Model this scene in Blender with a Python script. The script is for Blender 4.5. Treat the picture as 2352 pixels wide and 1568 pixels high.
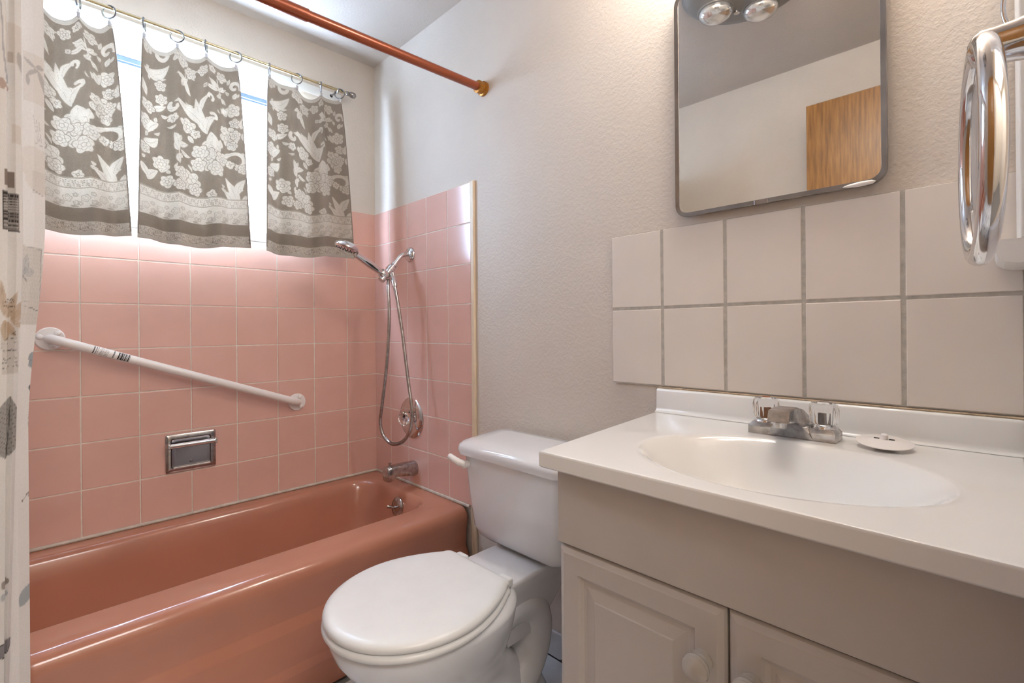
import bpy, bmesh, math, random
import numpy as np
from mathutils import Vector, Matrix

random.seed(7)
rng = np.random.default_rng(7)
PI = math.pi
for o in list(bpy.data.objects):
    bpy.data.objects.remove(o)
scene = bpy.context.scene
C = scene.collection

# ------------------------------------------------------------------ camera
CAM = Vector((2.1229, -1.1875, 1.0584))
cd = bpy.data.cameras.new('camera')
cam = bpy.data.objects.new('camera', cd)
C.objects.link(cam)
cd.sensor_fit = 'HORIZONTAL'
cd.sensor_width = 36.0
cd.lens = 1102.76 / 2352 * 36.0
cd.shift_y = -28.76 / 2352
cd.clip_start = 0.01
cam.location = CAM
cam.rotation_mode = 'XYZ'
cam.rotation_euler = (PI / 2, 0.0086, 0.7849)
scene.camera = cam

# ------------------------------------------------------------------ light
world = bpy.data.worlds.new('world')
scene.world = world
world.use_nodes = True
bg = world.node_tree.nodes['Background']
bg.inputs[0].default_value = (0.75, 0.85, 1.0, 1)
bg.inputs[1].default_value = 1.0

WINDOW_STRENGTH = 64.0         # daylit frosted panes
VANITY_STRENGTH = 40.0         # warm globe bulbs of the bar above the mirror
hl = bpy.data.lights.new('hall_ceiling_lamp', 'AREA')
hl.shape = 'RECTANGLE'
hl.size, hl.size_y = 0.9, 0.9
hl.energy = 34
hl.color = (1.0, 0.97, 0.95)
hlo = bpy.data.objects.new('hall_ceiling_lamp', hl)
C.objects.link(hlo)
hlo.location = (2.95, -1.05, 2.30)

vs = scene.view_settings
vs.view_transform = 'Standard'
vs.look = 'None'
vs.gamma = 1.0
vs.use_curve_mapping = False
vs.exposure = 0.15

# ------------------------------------------------------------------ materials
def lin(r, g, b):
    f = lambda c: c / 12.92 if c <= 0.04045 else ((c + 0.055) / 1.055) ** 2.4
    return (f(r / 255), f(g / 255), f(b / 255), 1.0)

class NT:
    def __init__(self, name):
        self.m = bpy.data.materials.new(name)
        self.m.use_nodes = True
        self.t = self.m.node_tree
        self.b = self.t.nodes['Principled BSDF']
        self.out = self.t.nodes['Material Output']
    def n(self, typ, **kw):
        x = self.t.nodes.new(typ)
        for k, v in kw.items():
            if k in x.inputs:
                x.inputs[k].default_value = v
            else:
                setattr(x, k, v)
        return x
    def l(self, a, b):
        self.t.links.new(a, b)
    def coord(self, kind='Object'):
        return self.n('ShaderNodeTexCoord').outputs[kind]
    def noise(self, scale, detail=3.0, rough=0.5, vec=None):
        x = self.n('ShaderNodeTexNoise')
        x.inputs['Scale'].default_value = scale
        x.inputs['Detail'].default_value = detail
        x.inputs['Roughness'].default_value = rough
        if vec is not None:
            self.l(vec, x.inputs['Vector'])
        return x.outputs['Fac']
    def ramp(self, fac, stops):
        x = self.n('ShaderNodeValToRGB')
        el = x.color_ramp.elements
        while len(el) < len(stops):
            el.new(0.5)
        for e, (p, c) in zip(el, stops):
            e.position = p
            e.color = c
        self.l(fac, x.inputs[0])
        return x.outputs[0]
    def mix(self, fac, a, b):
        x = self.n('ShaderNodeMix', data_type='RGBA')
        for s, v in ((0, fac), (6, a), (7, b)):
            if hasattr(v, 'is_output'):
                self.l(v, x.inputs[s])
            else:
                x.inputs[s].default_value = v
        return x.outputs[2]
    def bump(self, h, strength, dist=0.002):
        x = self.n('ShaderNodeBump')
        x.inputs['Strength'].default_value = strength
        x.inputs['Distance'].default_value = dist
        self.l(h, x.inputs['Height'])
        self.l(x.outputs[0], self.b.inputs['Normal'])
    def col(self, c):
        if hasattr(c, 'is_output'):
            self.l(c, self.b.inputs['Base Color'])
        else:
            self.b.inputs['Base Color'].default_value = c
    def rough(self, v):
        if hasattr(v, 'is_output'):
            self.l(v, self.b.inputs['Roughness'])
        else:
            self.b.inputs['Roughness'].default_value = v

def plain(name, c, rough=0.4, metal=0.0, spec=0.5, var=0.06, nscale=9.0, bump=0.0, bscale=60.0, coat=0.0):
    t = NT(name)
    co = t.coord()
    d = tuple(max(0, x * (1 - var)) for x in c[:3]) + (1,)
    e = tuple(min(1, x * (1 + var * 0.6)) for x in c[:3]) + (1,)
    t.col(t.ramp(t.noise(nscale, 4, 0.55, co), [(0.3, d), (0.7, e)]))
    t.rough(rough)
    t.b.inputs['Metallic'].default_value = metal
    t.b.inputs['Specular IOR Level'].default_value = spec
    if coat:
        t.b.inputs['Coat Weight'].default_value = coat
        t.b.inputs['Coat Roughness'].default_value = 0.06
    if bump:
        t.bump(t.noise(bscale, 3, 0.5, co), bump)
    return t.m

def wall_paint(name, c, peel=0.35):
    t = NT(name)
    co = t.coord()
    d = tuple(x * 0.95 for x in c[:3]) + (1,)
    t.col(t.ramp(t.noise(2.3, 5, 0.6, co), [(0.35, d), (0.65, c)]))
    t.rough(0.55)
    t.b.inputs['Specular IOR Level'].default_value = 0.35
    n1 = t.noise(125, 2.5, 0.5, co)
    r = t.ramp(n1, [(0.42, (0, 0, 0, 1)), (0.62, (1, 1, 1, 1))])
    t.bump(r, peel, 0.0016)
    return t.m

M = {}
M['wall'] = wall_paint('wall_paint', lin(215, 204, 192), 0.26)
M['ceiling'] = wall_paint('ceiling_paint', lin(202, 191, 180), 0.22)
M['white_paint'] = plain('white_trim_paint', lin(232, 230, 226), 0.35, var=0.03)
M['grout'] = plain('pale_grout', lin(226, 214, 200), 0.8, var=0.12, nscale=40, bump=0.3, bscale=300)
M['grout_grey'] = plain('grey_sanded_grout', lin(186, 179, 168), 0.9, var=0.18, nscale=60, bump=0.5, bscale=500)
M['pink_tile'] = plain('pink_glazed_tile', lin(222, 178, 164), 0.17, var=0.05, nscale=5, bump=0.05, bscale=14)
M['white_tile'] = plain('white_glazed_tile', lin(226, 216, 206), 0.16, var=0.04, nscale=5, bump=0.05, bscale=16)
M['beige_trim'] = plain('beige_edge_trim', lin(226, 205, 176), 0.4, var=0.08)
M['caulk'] = plain('caulk', lin(208, 196, 182), 0.6, var=0.2, nscale=45, bump=0.3, bscale=150)
M['tub'] = plain('pink_enamel', lin(182, 122, 98), 0.16, var=0.05, nscale=4, bump=0.03, bscale=20, coat=0.3)
M['porcelain'] = plain('white_porcelain', lin(226, 226, 228), 0.12, var=0.02, coat=0.3)
M['seat'] = plain('white_seat_plastic', lin(230, 230, 228), 0.3, var=0.03, nscale=14)
M['chrome'] = plain('chrome', (0.72, 0.72, 0.74, 1), 0.09, 1.0, var=0.04, nscale=30)
M['old_chrome'] = plain('spotted_chrome', (0.50, 0.48, 0.47, 1), 0.2, 1.0, var=0.35, nscale=70)
M['dark_metal'] = plain('dark_nozzle_rubber', (0.02, 0.02, 0.022, 1), 0.5)
M['steel'] = plain('brushed_steel_frame', (0.32, 0.30, 0.29, 1), 0.26, 1.0, var=0.15, nscale=25)
M['copper'] = plain('copper_rod', lin(150, 74, 42), 0.28, 0.35, var=0.05, coat=0.3)
M['brass'] = plain('aged_brass', lin(168, 112, 42), 0.35, 0.6, var=0.2, nscale=60)
M['rod_metal'] = plain('pale_brass_rod', lin(200, 186, 150), 0.22, 1.0, var=0.08)
M['ring_metal'] = plain('grey_wire', (0.22, 0.22, 0.23, 1), 0.3, 1.0)
M['white_plastic'] = plain('white_bar_enamel', lin(236, 230, 226), 0.28, var=0.03)
M['counter'] = plain('cultured_marble', lin(231, 229, 225), 0.12, var=0.025, nscale=3, coat=0.4)
M['vanity'] = plain('greige_cabinet_paint', lin(188, 180, 173), 0.42, var=0.05, nscale=7, bump=0.05, bscale=160)
M['knob'] = plain('cream_knob', lin(180, 172, 162), 0.25, var=0.1, nscale=50)
M['rust'] = plain('rusty_screw', lin(140, 84, 36), 0.7, var=0.4, nscale=200)
M['red_dot'] = plain('red_index_dot', lin(200, 60, 40), 0.4)
M['black_gap'] = plain('dark_recess', (0.02, 0.018, 0.016, 1), 0.8)
M['lamp_metal'] = plain('grey_heater_housing', lin(134, 130, 126), 0.4, 0.3)
M['mirror'] = plain('mirror_silver', (0.84, 0.84, 0.82, 1), 0.015, 1.0, var=0.03, nscale=12)
M['hall'] = plain('hall_paint', lin(222, 212, 198), 0.6)

t = NT('acrylic')
t.col((1, 1, 1, 1)); t.rough(0.04)
t.b.inputs['Transmission Weight'].default_value = 1.0
t.b.inputs['IOR'].default_value = 1.47
M['acrylic'] = t.m

t = NT('heat_lamp_glass')
co = t.coord()
t.col(t.ramp(t.noise(18, 2, 0.5, co), [(0.35, (0.45, 0.45, 0.45, 1)), (0.65, (0.95, 0.95, 0.95, 1))]))
t.rough(0.12); t.b.inputs['Metallic'].default_value = 0.8
M['heat_bulb'] = t.m

# wooden door
t = NT('stained_wood')
co = t.coord()
mp = t.n('ShaderNodeMapping'); mp.inputs['Scale'].default_value = (34, 34, 2.2)
t.l(co, mp.inputs[0])
n = t.noise(3.2, 6, 0.6, mp.outputs[0])
t.col(t.ramp(n, [(0.3, lin(112, 72, 30)), (0.55, lin(150, 104, 50)), (0.75, lin(168, 122, 66))]))
t.rough(0.35)
M['wood'] = t.m

# frosted, daylit pane: the textured glass glows with the daylight behind it
t = NT('frosted_daylit_glass')
co = t.coord()
n = t.noise(420, 2, 0.6, co)
em = t.ramp(n, [(0.3, (0.47, 0.67, 0.97, 1)), (0.6, (0.53, 0.72, 1.0, 1))])
t.l(em, t.b.inputs['Emission Color'])
t.b.inputs['Emission Strength'].default_value = WINDOW_STRENGTH
t.col((0.75, 0.8, 0.82, 1)); t.rough(0.35)
t.bump(n, 0.4, 0.002)
M['pane'] = t.m

t = NT('warm_globe')
t.col((0.9, 0.9, 0.88, 1))
t.b.inputs['Emission Color'].default_value = (1.0, 0.94, 0.875, 1)
t.b.inputs['Emission Strength'].default_value = VANITY_STRENGTH
M['globe'] = t.m

# marble-look floor tile with dark veins
t = NT('marble_floor_tile')
co = t.coord()
n1 = t.noise(4.0, 8, 0.65, co)
w = t.n('ShaderNodeTexWave', wave_type='BANDS', bands_direction='DIAGONAL')
w.inputs['Scale'].default_value = 1.6; w.inputs['Distortion'].default_value = 14
w.inputs['Detail'].default_value = 5; w.inputs['Detail Scale'].default_value = 1.4
t.l(co, w.inputs['Vector'])
vein = t.ramp(w.outputs['Fac'], [(0.0, (1, 1, 1, 1)), (0.02, (0, 0, 0, 1)), (1.0, (0, 0, 0, 1))])
base = t.ramp(n1, [(0.35, lin(196, 198, 200)), (0.65, lin(228, 230, 232))])
t.col(t.mix(vein, base, lin(70, 68, 66)))
t.rough(0.3)
M['floor'] = t.m

# printed cloths read their woven or printed colours from the cloth's own colour layer
def cloth(name, trans, rough=0.9, bump=0.25, bscale=700):
    t = NT(name)
    a = t.n('ShaderNodeVertexColor'); a.layer_name = 'print'
    co = t.coord()
    n = t.noise(bscale, 2, 0.6, co)
    f = t.ramp(n, [(0.3, (0.88, 0.88, 0.88, 1)), (0.7, (1.0, 1.0, 1.0, 1))])
    mx = t.n('ShaderNodeMix', data_type='RGBA', blend_type='MULTIPLY')
    mx.inputs[0].default_value = 1.0
    t.l(a.outputs[0], mx.inputs[6]); t.l(f, mx.inputs[7])
    t.col(mx.outputs[2]); t.rough(rough)
    t.b.inputs['Specular IOR Level'].default_value = 0.1
    t.bump(n, bump, 0.002)
    tr = t.n('ShaderNodeBsdfTranslucent')
    t.l(mx.outputs[2], tr.inputs['Color'])
    ms = t.n('ShaderNodeMixShader'); ms.inputs[0].default_value = trans
    t.l(t.b.outputs[0], ms.inputs[1]); t.l(tr.outputs[0], ms.inputs[2])
    t.l(ms.outputs[0], t.out.inputs['Surface'])
    return t.m
M['towel'] = cloth('jacquard_terry', 0.20)
M['curtain'] = cloth('printed_polyester', 0.22, 0.6, 0.05, 900)
t = NT('label_print')
a = t.n('ShaderNodeVertexColor'); a.layer_name = 'print'
t.col(a.outputs[0]); t.rough(0.35)
M['label'] = t.m

# ------------------------------------------------------------------ helpers
ORIG = {}
def tag(o, label=None, cat=None, group=None, kind=None):
    if label: o['label'] = label
    if cat: o['category'] = cat
    if group: o['group'] = group
    if kind: o['kind'] = kind
    return o

def thing(name, loc, label, cat, group=None, kind=None):
    o = bpy.data.objects.new(name, None)
    o.empty_display_size = 0.05
    C.objects.link(o)
    o.location = loc
    ORIG[o.name] = Vector(loc)
    return tag(o, label, cat, group, kind)

def obj(name, vf, mat, parent=None, smooth=False, angle=40):
    """one mesh object from (verts, faces) given in world coordinates"""
    v, f = vf[0], vf[1]
    v = np.asarray(v, dtype=float)
    if parent is not None:
        org = ORIG[parent.name]
    else:
        lo, hi = v.min(0), v.max(0)
        org = Vector(((lo[0] + hi[0]) / 2, (lo[1] + hi[1]) / 2, lo[2]))
    me = bpy.data.meshes.new(name)
    me.from_pydata([tuple(x) for x in (v - np.array(org))], [], [tuple(x) for x in f])
    bm = bmesh.new(); bm.from_mesh(me)
    bmesh.ops.recalc_face_normals(bm, faces=bm.faces)
    if smooth:
        for fc in bm.faces: fc.smooth = True
        lim = math.radians(angle)
        for e in bm.edges:
            if len(e.link_faces) == 2 and e.calc_face_angle(0) > lim:
                e.smooth = False
    bm.to_mesh(me); bm.free()
    me.materials.append(M[mat] if isinstance(mat, str) else mat)
    o = bpy.data.objects.new(name, me)
    C.objects.link(o)
    ORIG[o.name] = Vector(org)
    if parent is not None:
        o.parent = parent
    else:
        o.location = org
    return o

def struct(name, vf, mat, label=None, parent=None, smooth=False):
    o = obj(name, vf, mat, parent, smooth)
    if parent is None:
        o['kind'] = 'structure'
    if label: o['label'] = label
    return o

def join(*parts):
    V, F = [], []
    for p in parts:
        b = len(V)
        V += [tuple(x) for x in p[0]]
        F += [tuple(i + b for i in f) for f in p[1]]
    return V, F

def box(x0, x1, y0, y1, z0, z1, bev=0.0, seg=2):
    if x0 > x1: x0, x1 = x1, x0
    if y0 > y1: y0, y1 = y1, y0
    if z0 > z1: z0, z1 = z1, z0
    if not bev:
        v = [(x, y, z) for z in (z0, z1) for y in (y0, y1) for x in (x0, x1)]
        f = [(0, 2, 3, 1), (4, 5, 7, 6), (0, 1, 5, 4), (2, 6, 7, 3), (0, 4, 6, 2), (1, 3, 7, 5)]
        return v, f
    bm = bmesh.new()
    bmesh.ops.create_cube(bm, size=1.0)
    for q in bm.verts:
        q.co = Vector(((x0 + x1) / 2 + q.co.x * (x1 - x0), (y0 + y1) / 2 + q.co.y * (y1 - y0), (z0 + z1) / 2 + q.co.z * (z1 - z0)))
    bmesh.ops.bevel(bm, geom=list(bm.edges), offset=bev, segments=seg, profile=0.5, affect='EDGES')
    return from_bm(bm)

def from_bm(bm):
    bm.verts.index_update()
    v = [tuple(q.co) for q in bm.verts]
    f = [tuple(q.index for q in fc.verts) for fc in bm.faces]
    bm.free()
    return v, f

def loft(rings, cap0=True, cap1=True, closed=True):
    n = len(rings[0])
    V = [tuple(p) for r in rings for p in r]
    F = []
    for i in range(len(rings) - 1):
        for j in range(n if closed else n - 1):
            k = (j + 1) % n
            F.append((i * n + j, i * n + k, (i + 1) * n + k, (i + 1) * n + j))
    if cap0: F.append(tuple(range(n)))
    if cap1: F.append(tuple(range((len(rings) - 1) * n, len(rings) * n)))
    return V, F

def lathe(prof, origin, axis, segs=32, flute=None):
    """prof: (distance along axis, radius)"""
    ax = Vector(axis).normalized()
    up = Vector((0, 0, 1)) if abs(ax.z) < 0.9 else Vector((1, 0, 0))
    u = ax.cross(up).normalized(); w = ax.cross(u)
    O = Vector(origin)
    rings = []
    for d, r in prof:
        ring = []
        for k in range(segs):
            a = 2 * PI * k / segs
            rr = max(r, 1e-5)
            if flute: rr *= flute(a, d)
            ring.append(O + ax * d + u * (math.cos(a) * rr) + w * (math.sin(a) * rr))
        rings.append(ring)
    return loft(rings)

def smooth_path(pts, n=8):
    P = [np.array(p, float) for p in pts]
    P = [2 * P[0] - P[1]] + P + [2 * P[-1] - P[-2]]
    out = []
    for i in range(1, len(P) - 2):
        for k in range(n):
            s = k / n
            a, b, c, d = P[i - 1], P[i], P[i + 1], P[i + 2]
            out.append(0.5 * ((2 * b) + (-a + c) * s + (2 * a - 5 * b + 4 * c - d) * s * s + (-a + 3 * b - 3 * c + d) * s ** 3))
    out.append(P[-2])
    return out

def resample(path, step):
    P = np.array(path)
    d = np.r_[0, np.cumsum(np.linalg.norm(np.diff(P, axis=0), axis=1))]
    s = np.arange(0, d[-1], step)
    return np.stack([np.interp(s, d, P[:, k]) for k in range(3)], 1)

def tube(path, r, segs=14, cap=True, closed=False):
    P = [Vector(tuple(p)) for p in path]
    n = len(P)
    R = r if hasattr(r, '__len__') else [r] * n
    rings = []
    T0 = (P[1] - P[0]).normalized()
    up = Vector((0, 0, 1)) if abs(T0.z) < 0.9 else Vector((1, 0, 0))
    u = T0.cross(up).normalized()
    prev = T0
    for i in range(n):
        if closed:
            T = (P[(i + 1) % n] - P[i - 1]).normalized()
        else:
            T = (P[min(i + 1, n - 1)] - P[max(i - 1, 0)]).normalized()
        ax = prev.cross(T)
        if ax.length > 1e-8:
            u = Matrix.Rotation(prev.angle(T), 3, ax.normalized()) @ u
        u = (u - T * u.dot(T)).normalized()
        w = T.cross(u)
        rings.append([P[i] + (u * math.cos(2 * PI * k / segs) + w * math.sin(2 * PI * k / segs)) * R[i] for k in range(segs)])
        prev = T
    if closed:
        rings.append(rings[0])
        return loft(rings, False, False)
    return loft(rings, cap, cap)

def torus(center, R, r, u, w, ns=40, segs=10):
    c, u, w = Vector(center), Vector(u).normalized(), Vector(w).normalized()
    return tube([c + (u * math.cos(2 * PI * k / ns) + w * math.sin(2 * PI * k / ns)) * R for k in range(ns)], r, segs, closed=True)

def rrect(x0, x1, y0, y1, r, n=6):
    """rounded rectangle outline, counter-clockwise"""
    pts = []
    for cx, cy, a0 in ((x1 - r, y1 - r, 0), (x0 + r, y1 - r, 90), (x0 + r, y0 + r, 180), (x1 - r, y0 + r, 270)):
        for k in range(n + 1):
            a = math.radians(a0 + 90 * k / n)
            pts.append((cx + r * math.cos(a), cy + r * math.sin(a)))
    return pts

def set_print(o, cols):
    """cols: (nverts, 3) linear colours of the printed or woven cloth"""
    at = o.data.color_attributes.new('print', 'FLOAT_COLOR', 'POINT')
    buf = np.ones((len(o.data.vertices), 4), np.float32)
    buf[:, :3] = cols
    at.data.foreach_set('color', buf.ravel())

def grid_obj(name, P, mat, parent=None, org=(0, 0, 0)):
    """quad grid mesh from an (nv, nu, 3) array, keeps vertex order"""
    nv, nu = P.shape[:2]
    me = bpy.data.meshes.new(name)
    idx = np.arange(nv * nu).reshape(nv, nu)
    q = np.stack([idx[:-1, :-1], idx[:-1, 1:], idx[1:, 1:], idx[1:, :-1]], -1).reshape(-1, 4)
    me.vertices.add(nv * nu); me.loops.add(q.size); me.polygons.add(len(q))
    me.vertices.foreach_set('co', (P - np.array(org)).astype(np.float32).ravel())
    me.loops.foreach_set('vertex_index', q.ravel().astype(np.int32))
    me.polygons.foreach_set('loop_start', np.arange(0, q.size, 4, dtype=np.int32))
    me.polygons.foreach_set('use_smooth', np.ones(len(q), bool))
    me.update(calc_edges=True); me.validate()
    me.materials.append(M[mat])
    o = bpy.data.objects.new(name, me)
    C.objects.link(o)
    ORIG[o.name] = Vector(org)
    if parent is not None: o.parent = parent
    else: o.location = org
    return o

# ------------------------------------------------------------------ room shell
XR, YF, ZC = 2.165, -1.535, 2.335       # right wall, front wall, ceiling
TH = 0.12
TOP = 1.618; PT = 0.154                 # top of the pink tiles, tile pitch
W0, W1, WZ0, WZ1 = -1.25, -0.36, 1.462, 2.108     # window opening

def panels(rects, f):
    return join(*[f(*r) for r in rects])

floor = struct('floor', box(-0.12, 3.75, YF - 0.12, 0.12, -0.10, -0.004), plain('floor_joint', lin(120, 116, 112), 0.9), 'marble look tiled bathroom floor with dark joints')
ceiling = struct('ceiling', box(-TH, XR + TH, YF - TH, TH, ZC, ZC + 0.08), 'ceiling', 'off white textured bathroom ceiling')
wl = panels([(W1, TH, 0, ZC), (YF - TH, W0, 0, ZC), (W0, W1, 0, WZ0), (W0, W1, WZ1, ZC)],
            lambda a, b, c, d: box(-TH, 0, a, b, c, d))
wall_left = struct('wall_left', wl, 'wall', 'window wall with pink tiles below and beige plaster above')
wall_back = struct('wall_back', box(0, XR + TH, 0, TH, 0, ZC), 'wall', 'orange peel textured beige plumbing wall behind toilet and vanity')
wall_front = struct('wall_front', box(0, XR + TH, YF - TH, YF, 0, ZC), 'wall', 'plain beige wall seen in the mirror')
DY0, DY1, DZ = -1.40, -0.785, 2.06
wall_right = struct('wall_right', panels([(DY1, 0, 0, ZC), (YF, DY0, 0, ZC), (DY0, DY1, DZ, ZC)],
                    lambda a, b, c, d: box(XR, XR + 0.115, a, b, c, d)), 'wall', 'beige side wall with the doorway beside the vanity')
# hall beyond the doorway
hall = struct('wall_hall', join(box(3.70, 3.75, YF - 0.12, 0.12, 0, ZC), box(XR + TH, 3.75, 0.12, 0.17, 0, ZC),
                                box(XR + TH, 3.75, YF - 0.17, YF - 0.12, 0, ZC), box(XR + TH, 3.75, YF - 0.17, 0.17, ZC, ZC + 0.06)),
              'hall', 'beige hall walls beyond the doorway')
# door casing on the room side
casing = struct('trim_2', join(box(XR - 0.012, XR, DY1, DY1 + 0.012, 0, DZ + 0.012), box(XR - 0.012, XR, DY0 - 0.05, DY0, 0, DZ + 0.012),
                               box(XR - 0.012, XR, DY0, DY1, DZ, DZ + 0.05)), 'white_paint', 'white doorway casing on side wall')

# ---- tiles
tile_cache = {}
def tile_mesh(w, h, t, mat, bev=0.0018):
    key = (round(w, 4), round(h, 4), t, mat)
    if key in tile_cache: return tile_cache[key]
    rings = [[(-w / 2, -h / 2, 0), (w / 2, -h / 2, 0), (w / 2, h / 2, 0), (-w / 2, h / 2, 0)]]
    rings.append([(x, y, t - bev) for x, y, _ in rings[0]])
    rings.append([(x - math.copysign(bev, x), y - math.copysign(bev, y), t) for x, y, _ in rings[0]])
    V, F = loft(rings)
    me = bpy.data.meshes.new('tile')
    me.from_pydata(V, [], F); me.update()
    me.materials.append(M[mat])
    tile_cache[key] = me
    return me

ROTA = Matrix(((0, 0, 1), (1, 0, 0), (0, 1, 0))).to_euler()     # local x->+y, y->+z, normal -> +x
ROTB = Matrix(((1, 0, 0), (0, 0, -1), (0, 1, 0))).to_euler()    # local x->+x, y->+z, normal -> -y
def put_tile(parent, side, a0, a1, z0, z1, t, mat, gap, tilt=0.0):
    me = tile_mesh(a1 - a0 - gap, z1 - z0 - gap, t, mat)
    o = bpy.data.objects.new('tile', me)
    C.objects.link(o)
    o.parent = parent
    if side == 'A':
        loc = Vector((0, (a0 + a1) / 2, (z0 + z1) / 2)); e = ROTA.copy()
    elif side == 'B':
        loc = Vector(((a0 + a1) / 2, 0, (z0 + z1) / 2)); e = ROTB.copy()
    o.rotation_euler = e
    if tilt:
        m = e.to_matrix() @ Matrix.Rotation(random.uniform(-tilt, tilt), 3, 'X') @ Matrix.Rotation(random.uniform(-tilt, tilt), 3, 'Y')
        o.rotation_euler = m.to_euler()
    o.location = loc - ORIG[parent.name]
    return o

TT = 0.007
# grout beds, slightly lower than the tile faces
struct('grout_bed', join(box(0, TT - 0.0012, -0.303, -0.0, 0.386, TOP), box(0, TT - 0.0012, YF, W0, 0.386, TOP), box(0, TT - 0.0012, W0, -0.303, 0.386, 1.4225)), 'grout', parent=wall_left)
struct('grout_bed', box(0, 0.727, -(TT - 0.0012), 0, 0.386, TOP), 'grout', parent=wall_back)
rows = [(TOP - (j + 1) * PT, TOP - j * PT) for j in range(8)]
ylines = [0.0, -0.1507]
while ylines[-1] - PT > YF: ylines.append(ylines[-1] - PT)
ylines.append(YF)
for j, (z0, z1) in enumerate(rows):
    for i in range(len(ylines) - 1):
        b, a = ylines[i], ylines[i + 1]
        if b - a < 0.02: continue
        zz1 = z1
        if i > 1 and a > W0 - 0.13:
            if j == 0: continue
            zz1 = min(z1, 1.4225)
        put_tile(wall_left, 'A', a, b if i else b - 0.004, z0, zz1, TT, 'pink_tile', 0.0026, 0.0016)
xl = [0.0, 0.1424] + [0.1424 + 0.1461 * k for k in range(1, 5)]
for z0, z1 in rows:
    for i in range(5):
        put_tile(wall_back, 'B', xl[i] + (0.004 if i == 0 else 0), xl[i + 1], z0, z1, TT, 'pink_tile', 0.0026, 0.0016)
# sliver of tile beside the tub end, below the rim
struct('trim_1', box(0.7275, 0.747, -0.011, 0.0, 0.0, TOP + 0.002, 0.003), 'beige_trim', 'narrow beige edge strip along the pink tiles')
# white splash tiles
wx = [1.352, 1.507, 1.670, 1.836, 2.004, XR]
wz = [0.9015, 1.112, 1.319]
struct('grout_bed', box(wx[0] + 0.002, wx[-1], -0.0074, 0, wz[0] + 0.002, wz[-1] - 0.001), 'grout_grey', parent=wall_back)
for a in range(5):
    for b in range(2):
        g = random.uniform(0.0056, 0.0074)
        put_tile(wall_back, 'B', wx[a] - (0.003 if a == 0 else 0), wx[a + 1], wz[b], wz[b + 1] + (0.002 if b else 0), 0.0085, 'white_tile', g, 0.003)

# floor tiles near the visible strip
FT = 0.305
for a in range(5):
    for b in range(6):
        x0, y0 = 0.74 + a * FT, -b * FT - 0.005
        x1, y1 = min(x0 + FT, XR), max(y0 - FT, YF)
        if x1 - x0 < 0.03 or y0 - y1 < 0.03: continue
        me = tile_mesh(x1 - x0 - 0.003, y0 - y1 - 0.003, 0.006, 'floor', 0.0008)
        o = bpy.data.objects.new('tile', me); C.objects.link(o); o.parent = floor
        o.location = Vector(((x0 + x1) / 2, (y0 + y1) / 2, -0.006)) - ORIG[floor.name]
base = struct('baseboard_back', join(box(0.75, 1.57, -0.010, 0, 0.006, 0.088, 0.003)), 'floor', 'marble look tile baseboard behind the toilet')

# caulk line along the tub
struct('trim_3', join(tube([(0.010, -1.53, 0.3835), (0.010, -0.010, 0.3835), (0.71, -0.010, 0.3835)], 0.006, 8)), 'caulk', 'worn caulk bead between tub and pink tiles', smooth=True)
struct('trim_4', box(0.7165, 0.7255, -0.009, 0, 0.006, 0.385, 0.003), 'beige_trim', 'vertical caulk strip at the tub end')

# ------------------------------------------------------------------ window
win = thing('window_1', (-0.09, (W0 + W1) / 2, WZ0), 'frosted sliding window behind the three hanging towels', None, kind='structure')
FX = -0.09
obj('window_frame', join(box(FX - 0.03, FX, W0, W1, WZ1 - 0.050, WZ1), box(FX - 0.03, FX, W0, W1, WZ0, WZ0 + 0.018),
                         box(FX - 0.03, FX, W0, W0 + 0.035, WZ0, WZ1), box(FX - 0.03, FX, W1 - 0.035, W1, WZ0, WZ1)), 'white_paint', win)
obj('head_track', join(box(FX - 0.028, FX - 0.004, W0 + 0.035, W1 - 0.035, WZ1 - 0.066, WZ1 - 0.050), box(FX - 0.02, FX - 0.001, W0 + 0.035, W1 - 0.035, WZ1 - 0.078, WZ1 - 0.070)),
    plain('aluminium_track', (0.10, 0.13, 0.18, 1), 0.4, 0.8), win)
obj('meeting_stile', box(FX - 0.028, FX - 0.004, -0.655, -0.625, WZ0 + 0.018, WZ1 - 0.06), 'steel', win)
obj('window_pane', box(FX - 0.022, FX - 0.018, W0 + 0.03, -0.64, WZ0 + 0.016, WZ1 - 0.066), 'pane', win)
obj('window_pane', box(FX - 0.014, FX - 0.010, -0.64, W1 - 0.03, WZ0 + 0.016, WZ1 - 0.066), 'pane', win)
obj('window_sill', box(FX - 0.03, 0.0095, W0 - 0.01, -0.306, 1.4235, WZ0, 0.003), 'white_paint', win)
obj('reveal', join(box(FX, -0.0005, W0, W0 + 0.004, WZ0, WZ1), box(FX, -0.0005, W1 - 0.004, W1, WZ0, WZ1), box(FX, -0.0005, W0, W1, WZ1 - 0.004, WZ1)), 'white_paint', win)
obj('head_casing', box(0.0, 0.007, W0 - 0.02, -0.17, WZ1 - 0.004, WZ1 + 0.035, 0.002), 'white_paint', win)

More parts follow.
